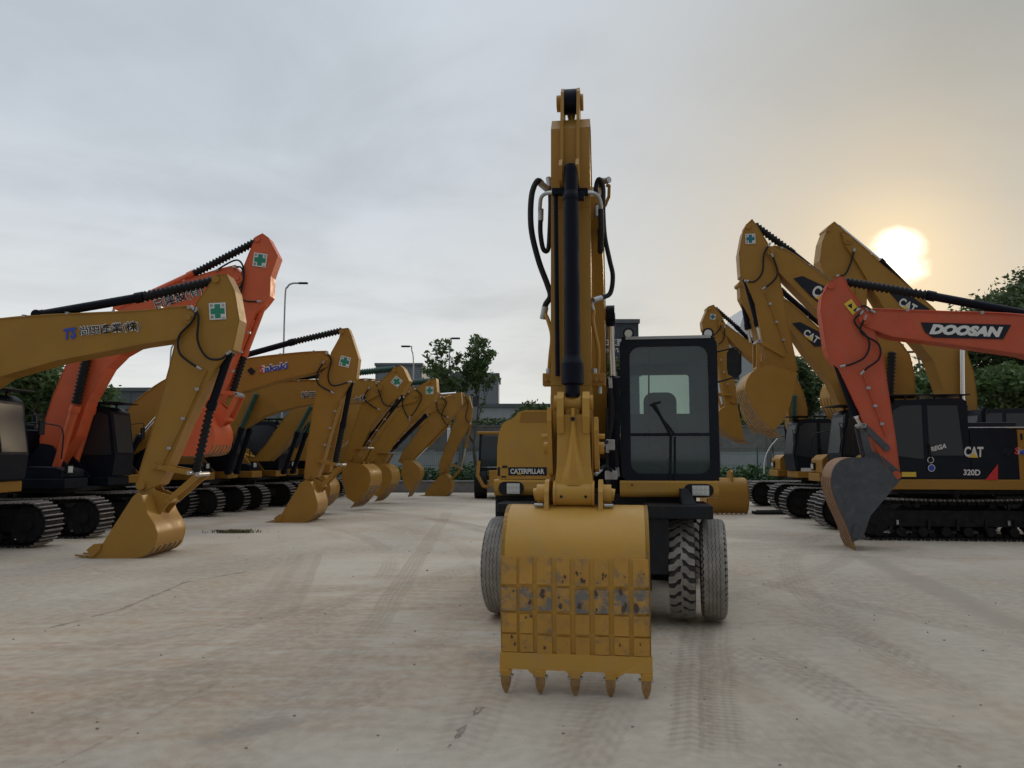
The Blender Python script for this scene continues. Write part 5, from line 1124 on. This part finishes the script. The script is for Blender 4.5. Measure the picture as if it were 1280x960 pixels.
wheel(xi, -1.42, 'lug', -5); wheel(xo, -1.42, 'rib', -5)
xo2 = uf(628, 700).x; wheel(xo2, -1.42, 'rib', -5); wheel(xo2+(xo-xi), -1.42, 'lug', -5)
for x in (xi, xo, xo2, xo2+(xo-xi)): wheel(x, 1.35, 'lug')

# ------------------------------------------------------------------ smaller things in the yard
# loader behind
LB = at(633, 575, 33.5); LB.z = 0
T = thing('wheel_loader', LB, 0, 'yellow wheeled loader with black tyres, half hidden behind the wheeled excavator', 'loader')
k = MB('yellow'); k.box(-1.25, 1.0, -.75, .75, 2.72, 2.84); k.build('roof', T, .04)
k = MB('cabblack')
for x in (-1.15, .85):
    for y in (-.6, .6): k.bar((x, y, 1.25), (x*.95, y, 2.72), .09, .09)
k.box(-1.15, .85, -.55, .55, 1.2, 1.3); k.build('cab_frame', T)
k = MB('darkglass'); k.box(-1.1, .8, -.61, -.6, 1.35, 2.65); k.build('window', T)
k = MB('yellow'); k.box(-.7, .7, -1.6, 2.5, .55, 1.2); k.tube([(-1.15, -1.0, 1.6), (-1.2, -1.1, 1.0), (-.95, -1.2, .55), (-.7, -1.2, .5)], .08, 10); k.build('body', T, .03)
for x in (-1.1, 1.1):
    k = MB('rubber'); k.cyl((x-.26, -.1, .68), (x+.26, -.1, .68), .68, 32); k.m('yellow').cyl((x-.27, -.1, .68), (x+.27, -.1, .68), .3, 20); k.build('tyre', T, .05)
# lone bucket behind the cab
bp_ = at_ground(910, 643); T = thing('excavator_bucket', (bp_.x, bp_.y+.5, 0), 0, 'loose yellow bucket standing on the concrete beside the wheeled excavator', 'bucket')
pr = [(-.1, 1.12), (-.42, 1.02), (-.56, .7), (-.52, .3), (-.35, .03)]
S2 = interp(pr, 4); k = MB('yellow'); w2 = .66
for i in range(len(S2)-1): k.add([V(-w2, *S2[i]), V(w2, *S2[i]), V(w2, *S2[i+1]), V(-w2, *S2[i+1])], [(0, 1, 2, 3)], True); k.add([V(-w2, S2[i][0]+.03, S2[i][1]), V(w2, S2[i][0]+.03, S2[i][1]), V(w2, S2[i+1][0]+.03, S2[i+1][1]), V(-w2, S2[i+1][0]+.03, S2[i+1][1])], [(3, 2, 1, 0)], True)
for x in (-w2, w2-.03): k.prismx(S2+[(.3, .1), (.35, .5), (.2, 1.0)], x, x+.03)
k.build('shell', T, .006)
for x in (-.28, .16): k = MB('yellow'); k.prismx([(-.45, .9), (-.42, 1.3), (-.3, 1.38), (.1, 1.3), (.15, 1.1), (-.2, 1.0)], x, x+.05); k.build('ear_plate', T, .006)
k = MB('tooth')
for i in range(9): x = -w2+.05+i*(2*w2-.14)/8; k.box(x, x+.05, -.40, -.3, .0, .06)
k.build('cutting_edge', T)
p = at_ground(974, 643); T = MB('under'); T.box(p.x-.75, p.x+.65, p.y-.15, p.y+.35, .0, .09); T.box(p.x-.7, p.x+.6, p.y+.0, p.y+.06, .09, .13)
tag(T.build('steel_beam', None, .01), 'flat dark steel beam lying on the concrete in front of the far right tracks', 'beam')
# weeds in a crack, pebbles
p = at_ground(293, 666); k = MB('dry')
for i in range(420):
    x = rnd.gauss(0, .24); y = rnd.gauss(0, .07)+x*.05; h = rnd.uniform(.02, .08); a = rnd.uniform(0, PI); d = V(math.cos(a), math.sin(a), 0)*rnd.uniform(.01, .03); c_ = V(p.x+x, p.y+y, 0); l_ = V(rnd.uniform(-.03, .03), rnd.uniform(-.03, .03), h)
    k.add([c_-d*.4, c_+d*.4, c_+l_+d, c_+l_-d*.3], [(0, 1, 2, 3)])
tag(k.build('weeds'), 'low strip of dry weeds growing from a crack by the left row', 'weeds', kind='stuff')
k = MB('stone')
for i in range(420):
    y = 3+27*rnd.random()**1.6; x = rnd.uniform(-.75, .75)*y; r = rnd.uniform(.003, .013)*(1 if rnd.random() > .06 else 1.7); k.sphere((x, y, r*.4), r, 6, 4, (1, rnd.uniform(.6, 1), .6))
tag(k.build('pebbles'), 'small stones scattered over the dusty concrete yard', 'stones', kind='stuff')

# ------------------------------------------------------------------ boundary and background
T = MB('kerb'); T.box(-60, 60, 38.4, 38.75, 0, .5); T.m('concrete').box(-60, 60, 38.36, 38.8, .5, .58); tag(T.build('kerb_wall', None, .02), 'low grey retaining kerb along the far edge of the yard', 'wall')
def leaves(mb, c, rad, n_, size, rn, flat=1.):
    for i in range(n_):
        while True:
            v = V(rn.uniform(-1, 1), rn.uniform(-1, 1), rn.uniform(-1, 1))
            if .0 < v.length <= 1: break
        p_ = c+V(v.x*rad[0], v.y*rad[1], v.z*rad[2]); s_ = size*rn.uniform(.6, 1.3)
        u = V(rn.gauss(0, 1), rn.gauss(0, 1), rn.gauss(0, .6)).normalized(); q = u.orthogonal().normalized(); q = (Matrix.Rotation(rn.uniform(0, 6.3), 3, u) @ q)
        a_, b_ = u*s_, q*s_*.45
        mb.add([p_-a_, p_+b_, p_+a_, p_-b_], [(0, 1, 2, 3)])
k = MB('hedge'); rn = random.Random(3)
x = -30
while x < 34:
    h = .75+.35*noise.noise(V(x*.5, 0, 0))+.15*math.sin(x*2.1); leaves(k, V(x, 39.9, .45+h*.4), (.8, .7, h*.75), 260, .11, rn); x += .62
tag(k.build('hedge'), 'trimmed green hedge behind the low kerb wall at the far edge', 'hedge')
T = thing('mesh_fence', (0, 40.9, 0), 0, 'green wire mesh fence with thin posts behind the hedge', 'fence')
for i in range(-12, 14): k = MB('fence'); k.box(i*2.6-.03, i*2.6+.03, -.03, .03, 0, 2.3); k.build('post', T)
k = MB('fence')
for i in range(-300, 320): k.box(i*.105-.004, i*.105+.004, -.004, .004, .1, 2.2)
for z in (.15, .7, 1.3, 1.9, 2.2): k.box(-31.5, 34, -.006, .006, z-.008, z+.008)
k.build('mesh_panel', T)
T = thing('boundary_wall', (0, 45, 0), 0, 'weathered grey concrete boundary wall with pale lower panels behind the fence', 'wall')
k = MB('concrete'); k.box(-48, 48, 0, .4, 2.1, 3.5); k.box(-48, 48, -.06, .46, 3.5, 3.6)
for i in range(-16, 17): k.box(i*3-.12, i*3+.12, -.05, .45, 0, 3.5)
k.build('wall_top', T)
k = MB('palewall'); 
for i in range(-16, 16): k.box(i*3+.125, i*3+2.875, .05, .3, 0, 2.095)
k.build('wall_panel', T)
k = MB('leafdark'); rn = random.Random(5); x = -47
while x < 47:
    leaves(k, V(x, 46.2, 3.75), (.9, .8, .35), 170, .13, rn); x += .8
tag(k.build('hedge'), 'dark clipped hedge running along the top of the boundary wall', 'hedge')
def building(name, label, x0, x1, y0, y1, z1, mname='greywall', windows=None, roof=None, base=0):
    T = thing(name, ((x0+x1)/2, y0, 0), 0, label, 'building'); hw_ = (x1-x0)/2
    k = MB(mname); k.box(-hw_, hw_, 0, y1-y0, base, z1); 
    nb = max(2, int((x1-x0)/2.4))
    for i in range(nb+1): xx = -hw_+i*(2*hw_)/nb; k.box(xx-.05, xx+.05, -.05, -.0, base, z1-.1)
    k.build('wall', T)
    k = MB(roof or 'roofgrey'); k.box(-hw_-.15, hw_+.15, -.15, y1-y0+.15, z1, z1+.28); k.build('roof', T)
    if windows:
        z, hh, ww, gap = windows; n_ = int((2*hw_-1)/(ww+gap))
        for i in range(min(n_, 40)):
            xx = -hw_+.7+i*(ww+gap); k = MB('win'); k.box(xx, xx+ww, -.03, -.002, z, z+hh); k.m('palewall').box(xx+ww/2-.03, xx+ww/2+.03, -.04, -.031, z, z+hh); k.build('window', T)
    return T
def bspan(px0, px1, py_top, Y): a, b = at(px0, py_top, Y), at(px1, py_top, Y); return a.x, b.x, a.z
a, b, z = bspan(470, 527, 457, 85); building('office_building', 'square grey block building beyond the left row of sticks', a, b, 85, 93, z, 'greywall', (z-3.4, 1.1, 1.4, .6))
a, b, z = bspan(545, 648, 470, 75); building('factory_building', 'grey factory block behind the thin tree', a, b-2, 75, 84, z, 'greywall', (z-3, 1., 1.3, .9))
a, b, z = bspan(600, 745, 509, 62); building('warehouse', 'long low pale grey warehouse behind the thin tree', a, b, 62, 72, z, 'palewall')
a, b, z = bspan(757, 797, 404, 55); T = building('sign_building', 'dark grey building with white characters, between the boom and the cab', a, b, 55, 62, z, 'darkwall')
f_ = Fr(T.location, 0).on(1, -.055)
lettering(T, f_, [('T', '工三至', (757, 432), (777, 432), 8, 'white', .03, 0), ('T', '设备机', (753, 440.5), (773.5, 440.5), 5.5, 'white', .03, 0)], V(0, -.01, 0))
a, b, z = bspan(925, 1068, 514, 58); building('low_warehouse', 'low white walled warehouse behind the right hand machines', a, b+9, 58, 66, z, 'palewall')
a, b, z = bspan(900, 945, 395, 95); T = building('tower_building', 'pale blue grey tower seen behind the small raised bucket', a, b, 95, 104, z-3, 'palewall', (z-8, 1.5, 1.5, .8))
k = MB('white'); hw_ = (b-a)/2; k.prism([(-hw_*.1, z-2.7), (hw_*.9, z-2.7), (hw_*.5, z+1.2)], .2, 8); k.build('gable', T)
a, b, z = bspan(-10, 62, 462, 70); building('white_hall', 'white ribbed hall seen under the nearest left boom', a-6, b, 70, 80, z, 'palewall')
a, b, z = bspan(120, 222, 489, 60); building('grey_roofed_shed', 'dark grey roofed shed between the orange boom and front stick', a-3, b+2, 60, 70, z, 'roofgrey')
a, b, z = bspan(225, 470, 512, 60); building('long_shed', 'long low grey shed behind the left row of excavators', a, b, 60, 70, z, 'greywall', (z-2.2, .9, 1.6, .8))
a, b, z = bspan(1060, 1600, 512, 64); building('far_shed', 'long grey shed hidden behind the right hand trees', a+10, b, 64, 72, z, 'greywall')
def street_lamp(px, ptop, Y, side, label, arm=1.5, r=.07):
    t = at(px, ptop, Y); T = thing('street_lamp', (t.x, Y, 0), 0, label, 'street lamp', 'street lamps behind the yard')
    k = MB('pole'); k.curve([(0, 0, 0), (0, 0, t.z*.5), (0, 0, t.z-1.2), (side*.15, 0, t.z-.3), (side*.5*arm, 0, t.z-.02), (side*arm, 0, t.z)], r, 8); k.build('pole', T)
    k = MB('under'); k.box(min(side*arm, side*(arm+.7)), max(side*arm, side*(arm+.7)), -.14, .14, t.z-.06, t.z+.06); k.build('lamp_head', T, .02)
street_lamp(357, 354, 58, 1, 'tall street lamp with curved arm above the lettered yellow boom', 1.0)
street_lamp(517, 433, 62, -1, 'short street lamp in front of the square grey building', .3, .05)
street_lamp(562, 423, 62, 1, 'street lamp standing inside the thin tree', .15, .05)
street_lamp(214, 428, 66, 1, 'thin curved street lamp seen between the orange boom and front stick', 1.0)
street_lamp(1149, 440, 55, -1, 'street lamp between the two yellow booms on the right', .4)
for px, top, Y, lab in ((561, 537, 42.5, 'white post beside the far left bucket'), (1048, 502, 46, 'white post between the dark cab and the orange stick'), (280, 480, 60, 'pale post above the orange bucket')):
    t = at(px, top, Y); k = MB('white'); k.cyl((t.x, Y, 0), (t.x, Y, t.z), .09, 10); k.sphere((t.x, Y, t.z), .1); tag(k.build('post'), lab, 'post')
# ------------------------------------------------------------------ trees
def tree(px, Y, top, spread, trunk_h, label, n_leaf, size, leafm='leafdark', seed=1, depth=4, open_=.5, clump=.8, name='tree', group='trees beyond the wall'):
    rn = random.Random(seed); t = at(px, top, Y); H = t.z; T = thing(name, (t.x, Y, 0), 0, label, 'tree', group)
    tr = MB('bark'); tips = []
    def grow(p_, d, ln, r, lv):
        n_ = 4; pts = [p_]; dd = d.copy(); q = p_.copy()
        for i in range(n_): dd = (dd+V(rn.gauss(0, .13), rn.gauss(0, .13), rn.gauss(0, .05)+.02)).normalized(); q = q+dd*ln/n_; pts.append(q)
        tr.tube(pts, r, 7 if lv < 2 else 5, False, [r*(1-.45*i/n_) for i in range(n_+1)])
        if lv >= 2: tips.extend(pts[2:])
        if lv >= depth: tips.append(q); return
        for i in range(rn.choice((2, 3, 3))):
            a = rn.uniform(0, 2*PI); sp_ = open_*rn.uniform(.7, 1.3); nd = (dd+V(math.cos(a)*sp_, math.sin(a)*sp_, rn.uniform(-.1, .2))).normalized()
            grow(pts[rn.choice((2, 3, 4, 4))], nd, ln*rn.uniform(.62, .85), r*.58, lv+1)
        if lv >= 1: grow(q, dd, ln*.7, r*.55, lv+1)
    grow(V(0, 0, 0), V(.02, 0, 1), trunk_h, .035*trunk_h+.05, 0)
    mxz = max(p_.z for p_ in tips); mr_ = max(math.hypot(p_.x, p_.y) for p_ in tips)
    kz = (H-clump*.6-trunk_h)/(mxz-trunk_h); kr = spread/mr_
    def fit(v):
        zz = v[2] if v[2] < trunk_h else trunk_h+(v[2]-trunk_h)*kz; f = 1 if v[2] < trunk_h*.8 else kr if v[2] > trunk_h else 1+(kr-1)*(v[2]-trunk_h*.8)/(trunk_h*.2); return (v[0]*f, v[1]*f, zz)
    tr.v = [fit(v) for v in tr.v]; tr.build('trunk', T)
    lf = MB(leafm); rn.shuffle(tips); tips = [V(*fit(p_)) for p_ in tips]; per = max(8, n_leaf//len(tips))
    for p_ in tips: c_ = clump*rn.uniform(.5, 1.2); leaves(lf, p_, (c_, c_, c_*.6), int(per*rn.uniform(.4, 1.5)), size, rn)
    lf.build('crown', T); return T
tree(600, 43, 414, 3.2, 2.6, 'thin sparse tree in front of the grey factory block in the middle', 2300, .15, 'leaf', 11, 4, .95, .36)
tree(105, 44, 448, 5.2, 3.0, 'leafy tree behind the orange boom on the left', 9000, .18, 'leaf', 5, 4, .8, .7)
tree(30, 46, 462, 4.0, 3.0, 'leafy tree under the front boom at the left edge', 7000, .18, 'leaf', 8, 4, .8, .8)
tree(1290, 46, 318, 6.0, 4.6, 'tallest dense tree at the right edge behind the orange boom', 30000, .19, 'leafdark', 21, 5, .6, 1.5)
tree(1222, 50, 346, 6.0, 4.2, 'round dense tree left of the tallest one, right of the low sun', 28000, .19, 'leaf', 23, 5, .65, 1.5)
tree(1190, 42, 452, 4.2, 2.6, 'low bushy tree behind the chrome lift rod', 15000, .18, 'leaf', 25, 5, .7, .9)
tree(1280, 40, 450, 3.6, 2.4, 'low bushy tree at the right edge under the tallest one', 14000, .18, 'leaf', 27, 5, .7, .9)
tree(1135, 52, 458, 3.4, 3.0, 'small tree glimpsed between the arched booms on the right', 9000, .18, 'leaf', 28, 4, .8, .8)
tree(1015, 50, 440, 4.4, 2.8, 'dense dark tree behind the lifted bucket', 20000, .19, 'leafdark', 29, 5, .65, 1.0)
tree(945, 52, 480, 3.6, 2.6, 'dark tree beside the small raised bucket', 12000, .18, 'leafdark', 31, 4, .7, 1.0)
tree(770, 48, 446, 1.9, 3.0, 'dark slim tree behind the lift cylinder in front of the sign building', 8000, .16, 'leafdark', 33, 4, .6, .7)
tree(676, 50, 496, 1.8, 2.8, 'rounded bush like tree top above the pale warehouse beside the boom', 6000, .16, 'leafdark', 35, 4, .6, .7)
